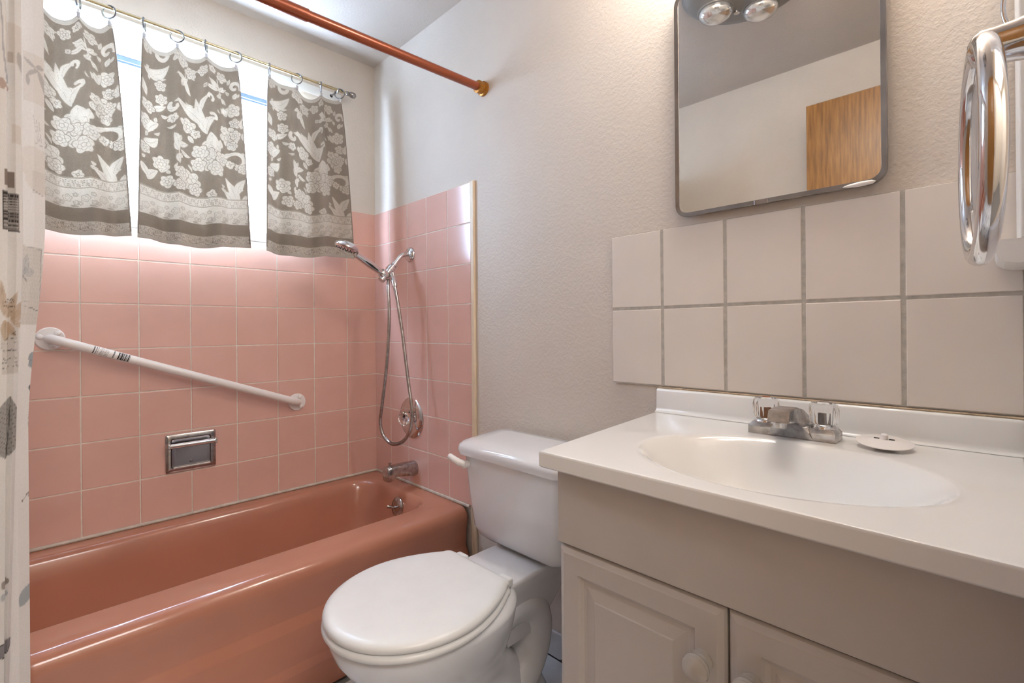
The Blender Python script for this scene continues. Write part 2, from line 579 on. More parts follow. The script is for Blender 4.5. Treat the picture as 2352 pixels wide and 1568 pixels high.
# ------------------------------------------------------------------ bathtub
def bathtub():
    root = thing('bathtub', (0.36, -0.765, 0.0), 'salmon pink enamel bathtub along the window wall', 'bathtub')
    z = 0.378
    def ring(x0, x1, y0, y1, r, zz, n=10):
        return [(a, b, zz) for a, b in rrect(x0, x1, y0, y1, r, n)]
    X0, X1, Y0, Y1 = 0.010, 0.716, -1.527, -0.010
    # apron profile on the room side, offsets of the whole outline at each height
    def outer(zz, fx, r=0.012):
        return ring(X0, fx, Y0, Y1, r, zz)
    rings = [outer(0.006, 0.723), outer(0.083, 0.723), outer(0.085, 0.7225), outer(0.104, 0.7125), outer(0.106, 0.712), outer(0.203, 0.711), outer(0.205, 0.7105), outer(0.232, 0.6955), outer(0.234, 0.695),
             outer(0.300, 0.699), outer(0.335, 0.705), outer(0.352, 0.703), outer(0.365, 0.696), outer(0.373, 0.685), outer(0.377, 0.671), outer(z, 0.650)]
    # rim to basin, following the inner opening
    ins = [(0.0, 0.0, z), (0.004, 0.007, 0.3768), (0.010, 0.016, 0.372), (0.016, 0.028, 0.362), (0.024, 0.05, 0.335), (0.035, 0.085, 0.27),
           (0.05, 0.12, 0.19), (0.07, 0.15, 0.13), (0.10, 0.19, 0.10), (0.15, 0.24, 0.088)]
    for d, r2, zz in ins:
        rings.append(ring(0.070 + d, 0.575 - d * 1.0, -1.455 + d * 1.6, -0.070 - d * 1.0, 0.11, zz))
    V, F = loft(rings)
    o = obj('basin', (V, F), 'tub', root, True, 50)
    # overflow plate with trip lever on the drain end wall of the basin
    ov = obj('overflow_plate', lathe([(0, 0.040), (0.004, 0.041), (0.009, 0.036), (0.013, 0.012), (0.013, 0.0)], (0.345, -0.098, 0.312), (0, -1, 0.15), 28), 'old_chrome', root, True)
    obj('trip_lever', tube([(0.345, -0.108, 0.312), (0.345, -0.125, 0.316), (0.332, -0.140, 0.322)], [0.005, 0.005, 0.007], 10), 'old_chrome', ov, True)
    obj('screw', lathe([(0, 0.004), (0.003, 0.004)], (0.358, -0.108, 0.292), (0, -1, 0.15), 10), 'steel', ov, True)
    return root
bathtub()

# ------------------------------------------------------------------ shower fittings
def shower():
    x = 0.317
    r = thing('hand_shower', (x, -0.008, 1.29), 'chrome hand shower in its holder on the pink tiled corner wall', 'shower')
    obj('wall_flange', lathe([(0, 0.033), (0.004, 0.033), (0.012, 0.027), (0.018, 0.014), (0.018, 0.0)], (x, -TT, 1.388), (0, -1, 0), 32), 'chrome', r, True)
    obj('shower_arm', tube(smooth_path([(x, -0.010, 1.388), (x, -0.038, 1.387), (x, -0.058, 1.375), (x, -0.075, 1.355), (x, -0.090, 1.336)], 6), 0.0098, 16), 'chrome', r, True)
    d = Vector((0, -0.66, -0.75)).normalized()
    obj('swivel_nut', lathe([(0, 0.012), (0.002, 0.0145), (0.012, 0.0145), (0.014, 0.011), (0.020, 0.011), (0.022, 0.018), (0.040, 0.019), (0.042, 0.016), (0.058, 0.015)], (x, -0.086, 1.341), d, 20), 'chrome', r, True)
    V = Vector((x, -0.132, 1.289))
    h = Vector((0, -0.182, 0.102)).normalized()
    hold = obj('holder', join(lathe([(-0.020, 0.017), (-0.017, 0.019), (0.014, 0.020), (0.017, 0.018)], V + h * 0.006, h, 20), lathe([(-0.03, 0.015), (0.0, 0.014)], V, -d, 14)), 'chrome', r, True)
    # handset: tapered handle swelling into the head
    pts = [V - h * 0.030, V - h * 0.012, V + h * 0.03, V + h * 0.075, V + h * 0.110, V + h * 0.135, V + h * 0.150]
    hs = obj('handset_handle', tube(pts, [0.009, 0.0125, 0.0135, 0.0165, 0.015, 0.0135, 0.0145], 18), 'chrome', r, True)
    obj('grip_strip', tube([V + h * 0.045 + Vector((0.012, 0, -0.006)), V + h * 0.08 + Vector((0.0145, 0, -0.006)), V + h * 0.112 + Vector((0.013, 0, -0.005))], [0.002, 0.0048, 0.002], 10), 'dark_metal', hs, True)
    nrm = Vector((-0.16, -0.30, -0.94)).normalized()
    hc = V + h * 0.196 + Vector((0, 0, 0.006))
    hd = obj('spray_head', lathe([(-0.020, 0.0), (-0.020, 0.016), (-0.016, 0.032), (-0.006, 0.045), (0.004, 0.0475), (0.010, 0.044), (0.013, 0.036), (0.0135, 0.0)], hc, nrm, 36), 'chrome', r, True)
    u = nrm.cross(Vector((1, 0, 0))).normalized(); w = nrm.cross(u)
    noz = []
    for R_, n_ in ((0.036, 18), (0.024, 12), (0.010, 6)):
        for k in range(n_):
            a = 2 * PI * k / n_
            c = hc + (u * math.cos(a) + w * math.sin(a)) * R_ + nrm * (0.012 if R_ < 0.03 else 0.0105)
            noz.append(lathe([(0, 0.0026), (0.004, 0.0018)], c, nrm, 6))
    nz = obj('nozzles', join(*noz), 'dark_metal', hd, False)
    nz['kind'] = 'stuff'
    obj('spray_button', box(x - 0.006, x + 0.006, hc.y + 0.050, hc.y + 0.072, hc.z - 0.046, hc.z - 0.039, 0.002), 'dark_metal', hd)
    path = [(0.319, -0.118, 1.272), (0.330, -0.128, 1.235), (0.340, -0.13, 1.17), (0.339, -0.13, 1.07), (0.314, -0.13, 0.889), (0.276, -0.13, 0.738), (0.257, -0.128, 0.661),
            (0.270, -0.122, 0.608), (0.300, -0.113, 0.582), (0.340, -0.110, 0.578), (0.397, -0.105, 0.597), (0.439, -0.10, 0.641), (0.452, -0.095, 0.695), (0.449, -0.095, 0.752),
            (0.425, -0.095, 0.857), (0.396, -0.10, 1.036), (0.374, -0.11, 1.181), (0.352, -0.114, 1.262)]
    rs = resample(smooth_path(path, 14), 0.0021)
    rad = [0.0062 if k % 2 else 0.0078 for k in range(len(rs))]
    obj('hose', tube(rs, rad, 10), 'old_chrome', r, True, 80)
    e1, e2 = Vector((0.374, -0.11, 1.181)), Vector((0.340, -0.112, 1.298))
    dd = (e2 - e1).normalized()
    obj('hose_coupling', lathe([(-0.062, 0.009), (-0.06, 0.011), (-0.035, 0.0125), (-0.030, 0.010), (0.0, 0.010)], e2, dd, 16), 'chrome', r, True)
shower()

def valve():
    r = thing('shower_valve', (0.317, -TT, 0.673), 'round chrome shower valve plate with clear acrylic knob', 'valve')
    O = (0.317, -TT, 0.673)
    obj('escutcheon', lathe([(0, 0.088), (0.003, 0.089), (0.008, 0.084), (0.013, 0.060), (0.015, 0.036), (0.022, 0.034), (0.024, 0.0)], O, (0, -1, 0), 48), 'chrome', r, True, 35)
    kn = obj('knob', lathe([(0.024, 0.014), (0.026, 0.026), (0.036, 0.030), (0.050, 0.028), (0.058, 0.018), (0.059, 0.0)], O, (0, -1, 0), 40,
             lambda a, d: 1 + 0.05 * math.cos(8 * a)), 'acrylic', r, True)
    obj('knob_screw', lathe([(0.026, 0.006), (0.050, 0.005)], O, (0, -1, 0), 12), 'chrome', kn, True)
valve()

def tub_spout():
    x = 0.333
    r = thing('tub_spout', (x, -TT, 0.43), 'dull chrome tub spout with diverter pin', 'spout')
    def sec(y, z0, z1, hw, k=4.0, n=20):
        pts = []
        for i in range(n):
            a = 2 * PI * i / n
            c, s = math.cos(a), math.sin(a)
            pts.append((x + hw * math.copysign(abs(c) ** (2 / k), c), y, (z0 + z1) / 2 + (z1 - z0) / 2 * math.copysign(abs(s) ** (2 / k), s)))
        return pts
    obj('spout_body', loft([sec(-TT, 0.424, 0.487, 0.031, 2.2), sec(-0.012, 0.423, 0.488, 0.032, 2.2), sec(-0.05, 0.430, 0.488, 0.028, 3), sec(-0.09, 0.438, 0.488, 0.0255, 4),
                            sec(-0.112, 0.440, 0.488, 0.025, 4.5), sec(-0.120, 0.426, 0.488, 0.025, 5), sec(-0.145, 0.424, 0.486, 0.025, 5), sec(-0.149, 0.428, 0.482, 0.022, 5)]), 'old_chrome', r, True, 45)
    obj('diverter_pin', lathe([(0, 0.004), (0.008, 0.004), (0.009, 0.007), (0.014, 0.007), (0.015, 0.0)], (x, -0.128, 0.487), (0, 0, 1), 14), 'old_chrome', r, True)
tub_spout()

# ------------------------------------------------------------------ soap dish
def soap_dish():
    y0, y1, z0, z1 = -0.848, -0.690, 0.545, 0.684
    r = thing('soap_dish', (TT, (y0 + y1) / 2, z0), 'recessed chrome soap dish with grip bar in pink tiled wall', 'soap dish')
    # frame with its recess lofted as nested rectangles
    def rc(i, x, rr): return [(x, a, b) for a, b in rrect(y0 + i, y1 - i, z0 + i, z1 - i, rr, 4)]
    obj('frame', loft([rc(0, 0.0085, 0.006), rc(0, 0.012, 0.006), rc(0.003, 0.0145, 0.006), rc(0.015, 0.0145, 0.006), rc(0.017, 0.012, 0.006), rc(0.019, 0.0085, 0.006)], False, False), 'old_chrome', r, True)
    # curved bowl of the recess, in front of the wall plane as far as the frame allows
    def bowl(i, x): return [(x, a, b) for a, b in rrect(y0 + 0.017 + i, y1 - 0.017 - i, z0 + 0.017 + i, z1 - 0.017 - i, 0.006, 4)]
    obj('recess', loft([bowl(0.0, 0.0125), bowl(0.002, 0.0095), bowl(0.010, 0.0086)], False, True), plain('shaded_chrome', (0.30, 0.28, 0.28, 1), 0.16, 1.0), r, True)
    obj('ledge', box(0.0088, 0.026, y0 + 0.020, y1 - 0.020, z0 + 0.016, z0 + 0.022, 0.002), 'old_chrome', r)
    obj('drain_hole', lathe([(0, 0.006), (0.002, 0.004), (0.002, 0.0)], (0.0088, (y0 + y1) / 2, z0 + 0.034), (1, 0, 0), 14), 'steel', r, True)
    b = obj('grip_bar', tube([(0.034, y0 + 0.008, z1 - 0.038), (0.034, y1 - 0.008, z1 - 0.038)], 0.0088, 16), 'chrome', r, True)
    for y in (y0 + 0.006, y1 - 0.006):
        obj('bar_bracket', box(0.0125, 0.042, y - 0.005, y + 0.005, z1 - 0.048, z1 - 0.028, 0.003), 'old_chrome', r)
soap_dish()

# ------------------------------------------------------------------ grab bar
def grab_bar():
    A = Vector((TT, -1.146, 1.040)); B = Vector((TT, -0.383, 0.753))
    r = thing('grab_bar', (TT, -0.765, 0.70), 'white enamel grab bar sloping across pink tiles, barcode sticker on it', 'grab bar')
    d = (B - A).normalized()
    out = 0.045
    path = smooth_path([A + Vector((0.0, 0, 0)), A + Vector((0.022, 0, 0)) + d * 0.004, A + Vector((out - 0.004, 0, 0)) + d * 0.024, A + Vector((out, 0, 0)) + d * 0.05], 6)
    path2 = smooth_path([B + Vector((out, 0, 0)) - d * 0.05, B + Vector((out - 0.004, 0, 0)) - d * 0.024, B + Vector((0.022, 0, 0)) - d * 0.004, B], 6)
    obj('bar', tube(list(path) + list(path2), 0.0145, 20), 'white_plastic', r, True)
    for P_, ph in ((A, 135), (B, 114)):
        fl = obj('flange', lathe([(0, 0.036), (0.003, 0.0365), (0.006, 0.034), (0.007, 0.0)], P_, (1, 0, 0), 36), 'white_plastic', r, True)
        for k in range(3):
            a = math.radians(ph + 120 * k)
            c = P_ + Vector((0.006, -math.cos(a) * 0.0245, math.sin(a) * 0.0245))
            obj('screw_cap', lathe([(0, 0.0088), (0.003, 0.0085), (0.0055, 0.006), (0.0065, 0.0)], c, (1, 0, 0), 16), 'white_plastic', fl, True)
    # printed sticker wrapped around the bar: lines of small print and a barcode
    L, ns, na = 0.118, 240, 26
    s0 = 0.105
    n1 = Vector((1, 0, 0)); n2 = d.cross(n1).normalized()
    base = A + Vector((out, 0, 0))
    P = np.zeros((na, ns, 3)); S, T = np.meshgrid(np.linspace(0, 1, ns), np.linspace(-1, 1, na))
    for i in range(na):
        a = math.radians(8 + 68 * T[i, 0])
        nv = n1 * math.cos(a) - n2 * math.sin(a)
        if i == 0 and nv.z > 0: pass
        for j in range(ns):
            P[i, j] = base + d * (s0 + L * S[0, j]) + nv * 0.01475
    col = np.full((na, ns, 3), lin(240, 236, 232)[:3])
    ink = np.array(lin(38, 34, 34)[:3])
    mm = S * 118
    rr = np.random.default_rng(3)
    rv = rr.random((na, ns))
    def stroke(m0, m1, p, lo=-0.8, hi=0.8):
        k = (mm > m0) & (mm < m1) & (T > lo) & (T < hi) & (rv < p)
        col[k] = ink
    stroke(1, 4.5, 0.8); stroke(8, 10, 0.75, -0.85, 0.7); stroke(13, 14.5, 0.5)
    for q in range(9): stroke(19 + q * 2.6, 20.2 + q * 2.6, 0.55, -0.85, rr.uniform(0.3, 0.85))
    stroke(54, 58, 0.75)
    wdt = [4, 1.2, 5, 2.5, 1, 3, 1.5, 0.8, 3.5, 1]
    m = 68.0
    for q, w_ in enumerate(wdt):
        k = (mm > m) & (mm < m + w_) & (np.abs(T) < 0.82); col[k] = ink
        m += w_ + 1.0
    lab = grid_obj('label_sticker', P, 'label', r, ORIG[r.name])
    set_print(lab, col.reshape(-1, 3))
    lab['label'] = 'printed sticker with fine lettering and a barcode'
grab_bar()

# ------------------------------------------------------------------ cafe rod, rings, towels
RX, RZ = 0.070, 2.128
def cafe_rod():
    r = thing('cafe_curtain_rod', (RX, -0.75, RZ), 'thin pale metal curtain rod with finial above the window', 'curtain rod')
    obj('rod', tube([(RX, -1.40, RZ), (RX, -0.175, RZ)], 0.0062, 16), 'rod_metal', r, True)
    obj('finial', lathe([(0, 0.006), (0.003, 0.009), (0.012, 0.0095), (0.016, 0.008), (0.024, 0.0125), (0.034, 0.0135), (0.044, 0.011), (0.049, 0.004), (0.05, 0.0)], (RX, -0.180, RZ), (0, 1, 0), 20), 'steel', r, True)
    for y in (-0.218, -1.37):
        b = obj('bracket', join(lathe([(0, 0.016), (0.005, 0.016), (0.007, 0.007)], (0.0, y, RZ - 0.004), (1, 0, 0), 18),
                                tube([(0.004, y, RZ - 0.004), (0.045, y, RZ - 0.006), (RX, y, RZ - 0.012), (RX + 0.010, y, RZ)], 0.004, 10)), 'steel', r, True)
cafe_rod()

CLIPS = [[-1.285, -1.170, -1.076, -1.000], [-0.908, -0.813, -0.724, -0.625], [-0.503, -0.395, -0.293, -0.209]]
CLIPZ = [[2.072, 2.075, 2.070, 2.075], [2.074, 2.077, 2.078, 2.074], [2.082, 2.076, 2.082, 2.084]]
ORDER = ['leftmost', 'second', 'third', 'fourth']
TOWN = ['left towel, half behind the shower curtain', 'middle towel', 'right towel']
for ti in range(3):
    for ci, y in enumerate(CLIPS[ti]):
        if ti == 0 and ci == 0: continue
        ang = [0.25, 1.0, 0.35, 0.9][ci] * (1 if ci % 2 else -1) * (0.9 if ti != 1 else 1.05)
        root = thing('curtain_ring', (RX, y, CLIPZ[ti][ci] - 0.006), '%s clip ring holding up the %s' % (ORDER[ci], TOWN[ti]), 'curtain ring', 'wire clip rings on the cafe rod')
        u = Vector((math.cos(ang), math.sin(ang), 0))
        cz = RZ + 0.0075 - 0.0215
        obj('ring', torus((RX, y, cz), 0.0215, 0.0024, u, (0, 0, 1), 36, 8), 'ring_metal', root, True)
        zb = CLIPZ[ti][ci]
        obj('clip', join(tube([(RX, y, cz - 0.0215), (RX, y, zb + 0.006)], 0.0014, 6), box(RX - 0.0035, RX + 0.0055, y - 0.004, y + 0.004, zb - 0.008, zb + 0.008, 0.001)), 'chrome', root)

# ---- painted damask
class Paint:
    def __init__(s, X, Y, base):
        s.X, s.Y = X, Y
        s.c = np.empty(X.shape + (3,)); s.c[:] = base
    def put(s, mask, col, a=1.0):
        m = (np.clip(mask, 0, 1) * a)[..., None]
        s.c = s.c * (1 - m) + np.array(col) * m
    def fl(s, cx, cy, r, n=5, ph=0.0, edge=1.2):
        dx, dy = s.X - cx, s.Y - cy
        R = np.hypot(dx, dy); a = np.arctan2(dy, dx) + ph
        rad = r * (0.72 + 0.28 * np.abs(np.cos(n * a / 2)))
        return np.clip((rad - R) / edge + 0.5, 0, 1), R, a, rad
    def leaf(s, x0, y0, x1, y1, w, curl=0.0, edge=1.2):
        L = math.hypot(x1 - x0, y1 - y0) + 1e-6
        ux, uy = (x1 - x0) / L, (y1 - y0) / L
        t = ((s.X - x0) * ux + (s.Y - y0) * uy) / L
        v = -(s.X - x0) * uy + (s.Y - y0) * ux
        tc = np.clip(t, 0, 1)
        v = v - curl * np.sin(PI * tc)
        hw = w * np.sin(PI * tc ** 0.8) ** 0.85
        m = np.clip((hw - np.abs(v)) / edge + 0.5, 0, 1) * (t > 0) * (t < 1)
        rib = np.clip(1 - np.abs(v) / 0.9, 0, 1) * (t > 0.08) * (t < 0.8)
        return m, rib
    def line(s, pts, w, edge=0.8):
        m = np.zeros(s.X.shape)
        for (a, b), (c, d) in zip(pts[:-1], pts[1:]):
            L2 = (c - a) ** 2 + (d - b) ** 2 + 1e-9
            t = np.clip(((s.X - a) * (c - a) + (s.Y - b) * (d - b)) / L2, 0, 1)
            dd = np.hypot(s.X - a - t * (c - a), s.Y - b - t * (d - b))
            m = np.maximum(m, np.clip((w - dd) / edge + 0.5, 0, 1))
        return m

def towel_colours(U, V):
    """woven design in millimetres: 360 wide, 700 high"""
    X, Y = U * 360, V * 700
    taupe = np.array(lin(164, 152, 139)[:3]); cream = np.array(lin(214, 205, 193)[:3]); mid = np.array(lin(182, 171, 158)[:3])
    p = Paint(X, Y, taupe)
    # fractions measured on the right-hand towel
    fx = lambda x: (x - 60) / 550 * 360
    fy = lambda y: (y - 215) / 1255 * 700
    def F(x, y, r, n=5, ph=0.3):
        r = r * 0.8
        m, R, a, rad = p.fl(fx(x), fy(y), r * 0.6, n, ph + x * 0.7)
        p.put(np.clip((rad + 2.6 - R) / 1.2 + 0.5, 0, 1), taupe)
        p.put(m, cream)
        pet = np.clip(1.25 - np.abs(np.sin(n * a / 2)) * R / 1.3, 0, 1) * (R > rad * 0.30) * (R < rad * 0.95)
        p.put(pet, taupe, 0.85)
        p.put(np.clip((1.5 - np.abs(R - rad * 0.27)), 0, 1), taupe, 0.9)
        if r > 30:
            a2 = a + PI / n
            rad2 = r * 0.6 * 0.62 * (0.72 + 0.28 * np.abs(np.cos(n * a2 / 2)))
            p.put(np.clip(1.4 - np.abs(R - rad2), 0, 1), taupe, 0.8)
        if r > 55:
            rad3 = rad * 0.84
            p.put(np.clip(1.3 - np.abs(R - rad3), 0, 1) * (np.sin(5 * a + 1) > -0.3), mid, 0.9)
    def Lf(x0, y0, x1, y1, w, curl=0.0):
        m, rib = p.leaf(fx(x0), fy(y0), fx(x1), fy(y1), w * 0.6, curl * 0.6)
        p.put(m, cream); p.put(rib * m, taupe, 0.8)
    def St(pts, w=2.0):
        P2 = [(fx(a), fy(b)) for a, b in pts]
        p.put(p.line(P2, w), cream)
    def swirl(x, y, r, a0, turns, w, s=1):
        pts = []
        for k in range(26):
            q = k / 25
            a = a0 + s * turns * 2 * PI * q
            rr_ = r * (1 - 0.75 * q)
            pts.append((fx(x) + rr_ * math.cos(a), fy(y) + rr_ * math.sin(a)))
        for k in range(25):
            p.put(p.line(pts[k:k + 2], w * (1.0 - 0.6 * abs(k / 25 - 0.35))), cream)
    rr_f = random.Random(4)
    # left column
    F(80, 250, 45); swirl(160, 240, 26, -0.4, 0.85, 8); Lf(75, 400, 205, 310, 30, 22); Lf(80, 390, 190, 400, 18, 10)
    Lf(60, 480, 90, 560, 22); F(160, 450, 42); F(165, 540, 45, 6); Lf(120, 620, 190, 580, 18); F(100, 620, 48)
    F(90, 730, 60, 6); Lf(150, 700, 100, 790, 20, 12); Lf(80, 860, 150, 800, 26, 14); F(85, 900, 40); F(165, 960, 62, 6); F(195, 1070, 50)
    Lf(100, 1090, 150, 1010, 22, -10); Lf(70, 1000, 110, 1080, 18)
    # upper middle
    F(265, 265, 60); F(320, 320, 46); Lf(290, 370, 240, 390, 14); Lf(290, 380, 320, 470, 14, 6); Lf(285, 385, 265, 440, 14); St([(290, 340), (300, 420)], 1.6)
    F(390, 300, 42); F(500, 300, 44); F(445, 275, 30)
    St([(470, 330), (480, 400), (500, 470)], 2); Lf(478, 380, 420, 350, 15); Lf(476, 395, 390, 405, 14, -6); Lf(482, 400, 510, 360, 13); Lf(490, 430, 460, 450, 11); F(400, 400, 18, 4); Lf(495, 440, 520, 480, 10)
    swirl(572, 360, 22, 0.4, 0.9, 7, -1); Lf(560, 440, 580, 400, 14); F(555, 520, 56); Lf(520, 560, 500, 500, 16); F(560, 610, 42); F(600, 620, 34); Lf(600, 680, 610, 740, 16)
    # big acanthus leaves
    Lf(400, 725, 345, 480, 26, -10); Lf(370, 560, 430, 465, 16, -22); swirl(420, 478, 14, 1.0, 0.8, 5, -1)
    Lf(372, 650, 225, 560, 34, 34); swirl(232, 590, 20, -2.4, 0.6, 8, -1)
    Lf(395, 720, 450, 600, 20, -20); swirl(440, 605, 14, -2.6, 0.7, 6)
    F(220, 665, 36); F(300, 680, 62); F(340, 720, 36); Lf(300, 740, 330, 780, 16)
    # peony and company
    F(410, 865, 118, 7); F(412, 858, 46, 6, 0.8); Lf(420, 800, 420, 715, 34, 6); Lf(460, 800, 470, 740, 20, 6); F(360, 840, 62); F(350, 920, 56); F(440, 950, 60); F(475, 870, 54)
    F(525, 700, 78, 6); F(530, 700, 40, 5, 0.9); F(500, 660, 36); F(560, 690, 40); F(540, 765, 40)
    Lf(245, 850, 225, 760, 18, 6); Lf(250, 850, 300, 800, 14, -6); Lf(255, 870, 310, 880, 13, 6); Lf(245, 880, 225, 820, 12); St([(245, 930), (250, 830), (235, 770)], 1.8); Lf(240, 900, 250, 960, 12)
    swirl(560, 880, 40, -2.6, 0.75, 7); F(525, 895, 34, 4); F(590, 930, 40); Lf(480, 850, 570, 830, 10, -14)
    F(300, 1040, 84, 6); F(260, 1010, 48); F(330, 1090, 50); F(250, 1090, 40)
    Lf(560, 1190, 490, 990, 26, 12); Lf(555, 1100, 600, 1000, 24, -12); Lf(540, 1180, 470, 1080, 22, 14); St([(560, 1200), (545, 1090), (500, 1000)], 2.4); F(590, 1150, 26, 4); F(412, 1120, 34, 4); Lf(600, 1110, 580, 1180, 14)
    for k in range(46):
        x_, y_ = rr_f.uniform(70, 600), rr_f.uniform(240, 1110)
        an = rr_f.uniform(0, 2 * PI); L_ = rr_f.uniform(26, 48)
        x1_, y1_ = x_ + L_ * math.cos(an), y_ + L_ * math.sin(an)
        Lf(x_, y_, x1_, y1_, rr_f.uniform(6, 10), rr_f.uniform(-8, 8))
    c = p.c
    # border bands
    t = V
    def band(a, b): return ((t >= a) & (t < b))
    k = band(0.735, 0.875); c[k] = cream
    k = band(0.735, 0.742) | band(0.782, 0.787) ; c[k] = mid
    lace = (np.sin(X * 0.55 + 2.2 * np.sin(Y * 0.35)) * np.sin(Y * 0.55 + 1.5 * np.sin(X * 0.30)) > 0.25)
    k = band(0.747, 0.780) & lace; c[k] = mid
    # flower border: rosettes with leaves
    q = Paint(X, Y, cream); q.c = c
    for i in range(8):
        cx = 22 + i * 45
        for dx, dy, r in ((0, 582, 15), (22, 596, 10), (-14, 598, 8), (20, 570, 8)):
            m, R, a, rad = q.fl(cx + dx, dy, r, 5, i)
            ringm = np.clip(1.3 - np.abs(R - rad * 0.8) * 0.8, 0, 1) + np.clip(1.0 - np.abs(R - rad * 0.4) * 0.9, 0, 1)
            q.put(np.clip(ringm, 0, 1) * band(0.79, 0.873), mid * 0.9, 0.9)
        m, rib = q.leaf(cx + 8, 606, cx + 30, 610, 4); q.put(m * band(0.79, 0.873), mid * 0.9, 0.8)
    c = q.c
    k = band(0.875, 0.938); c[k] = taupe * 0.92
    c[band(0.938, 0.942)] = cream
    vine = np.sin(X * 0.62 + 2.6 * np.sin(Y * 0.33 + X * 0.05)) + np.sin(Y * 0.75 + 2.2 * np.sin(X * 0.42))
    k = band(0.942, 0.982); c[k] = cream * 0.96
    k = band(0.942, 0.982) & (np.abs(vine) < 0.42); c[k] = taupe
    c[band(0.982, 1.01)] = cream * 0.86
    edge = (X < 4) | (X > 356)
    c[edge & (t < 0.98)] = taupe * 0.85
    top = t < 0.022
    c[top] = cream * 0.9
    nz = rng.normal(0, 0.035, U.shape)[..., None]
    return np.clip(c * (1 + nz), 0, 1)

def towel(ti, ytop, ybot, zbot, label):
    nu, nv = 220, 420
    U, V = np.meshgrid(np.linspace(0, 1, nu), np.linspace(0, 1, nv))
    cy, cz = np.array(CLIPS[ti]), np.array(CLIPZ[ti])
    yt = ytop[0] + (ytop[1] - ytop[0]) * U
    yb = ybot[0] + (ybot[1] - ybot[0]) * U
    # hanging edge: sags between the clips
    zt = np.interp(yt[0], cy, cz) + 0.003
    sag = np.zeros(nu)
    for a, b in zip(cy[:-1], cy[1:]):
        k = (yt[0] >= a) & (yt[0] <= b)
        s = (yt[0][k] - a) / (b - a)
        depth = 0.034 if (b - a) > 0.092 else 0.025
        if ti == 2 and a < -0.45: depth = 0.012
        if ti == 1 and a > -0.75: depth = 0.016
        if ti == 2 and a > -0.33: depth = 0.012
        sag[k] = depth * (1 - np.abs(2 * s - 1) ** 2.4)
    zt = zt - sag
    sc = np.clip(np.linspace(0, 1, nu), 0, 1)
    bot = zbot + 0.006 * np.sin(2 * PI * (sc * 1.1 + 0.2 * ti)) - 0.004 * np.sin(5 * sc)
    Z = zt[None, :] * (1 - V) + bot[None, :] * V
    Y = yt * (1 - V ** 0.7) + yb * V ** 0.7
    ph = 1.3 * ti
    fold = 0.014 * np.sin(2 * PI * (3.0 * U + 0.12 * np.sin(3 * V + ph)) + ph) * (0.55 + 0.45 * V) + 0.004 * np.sin(2 * PI * 5.3 * U + 2 * ph + V)
    bow = (sag / 0.04)[None, :] * 0.012 * np.exp(-V * 6)
    X = RX + fold * np.clip(0.25 + V * 4, 0, 1) - bow + 0.026 * V
    P = np.stack([X, Y, Z], -1)
    o = grid_obj('hanging_towel', P, 'towel', None, (RX, (ybot[0] + ybot[1]) / 2, zbot))
    set_print(o, towel_colours(U, V).reshape(-1, 3))
    sm = o.modifiers.new('thickness', 'SOLIDIFY'); sm.thickness = 0.0022; sm.offset = 0
    tag(o, label, 'towel', 'taupe damask towels hung as window curtains')
towel(0, (-1.290, -0.994), (-1.300, -0.949), 1.372, 'taupe damask towel hung at the window, half behind shower curtain')
towel(1, (-0.912, -0.619), (-0.935, -0.586), 1.370, 'middle of the three taupe damask towels hung across the window')
towel(2, (-0.508, -0.204), (-0.533, -0.166), 1.372, 'taupe damask towel hung at the window beside the shower head')

# ------------------------------------------------------------------ shower rod and curtain
def shower_rod():
    r = thing('shower_rod', (0.802, -0.75, 1.93), 'copper brown shower curtain rod crossing above the tub', 'curtain rod')
    z0, z1 = 1.947, 1.918
    zz = lambda y: z0 + (z1 - z0) * min(1, -y / 0.70) if y > -0.70 else z1
    obj('inner_tube', tube([(0.802, -0.012, 1.944), (0.802, -0.66, 1.921)], 0.0145, 24), 'copper', r, True)
    obj('outer_tube', tube([(0.802, -0.648, 1.9215), (0.802, YF + 0.012, 1.892)], 0.0168, 24), 'copper', r, True)
    for y, s, z in ((0.0, -1, 1.944), (YF, 1, 1.892)):
        obj('end_cap', lathe([(0, 0.026), (0.010, 0.026), (0.012, 0.021), (0.024, 0.020), (0.026, 0.0225), (0.033, 0.0225), (0.036, 0.016)], (0.802, y, z), (0, s, 0), 28), 'brass', r, True, 25)
shower_rod()

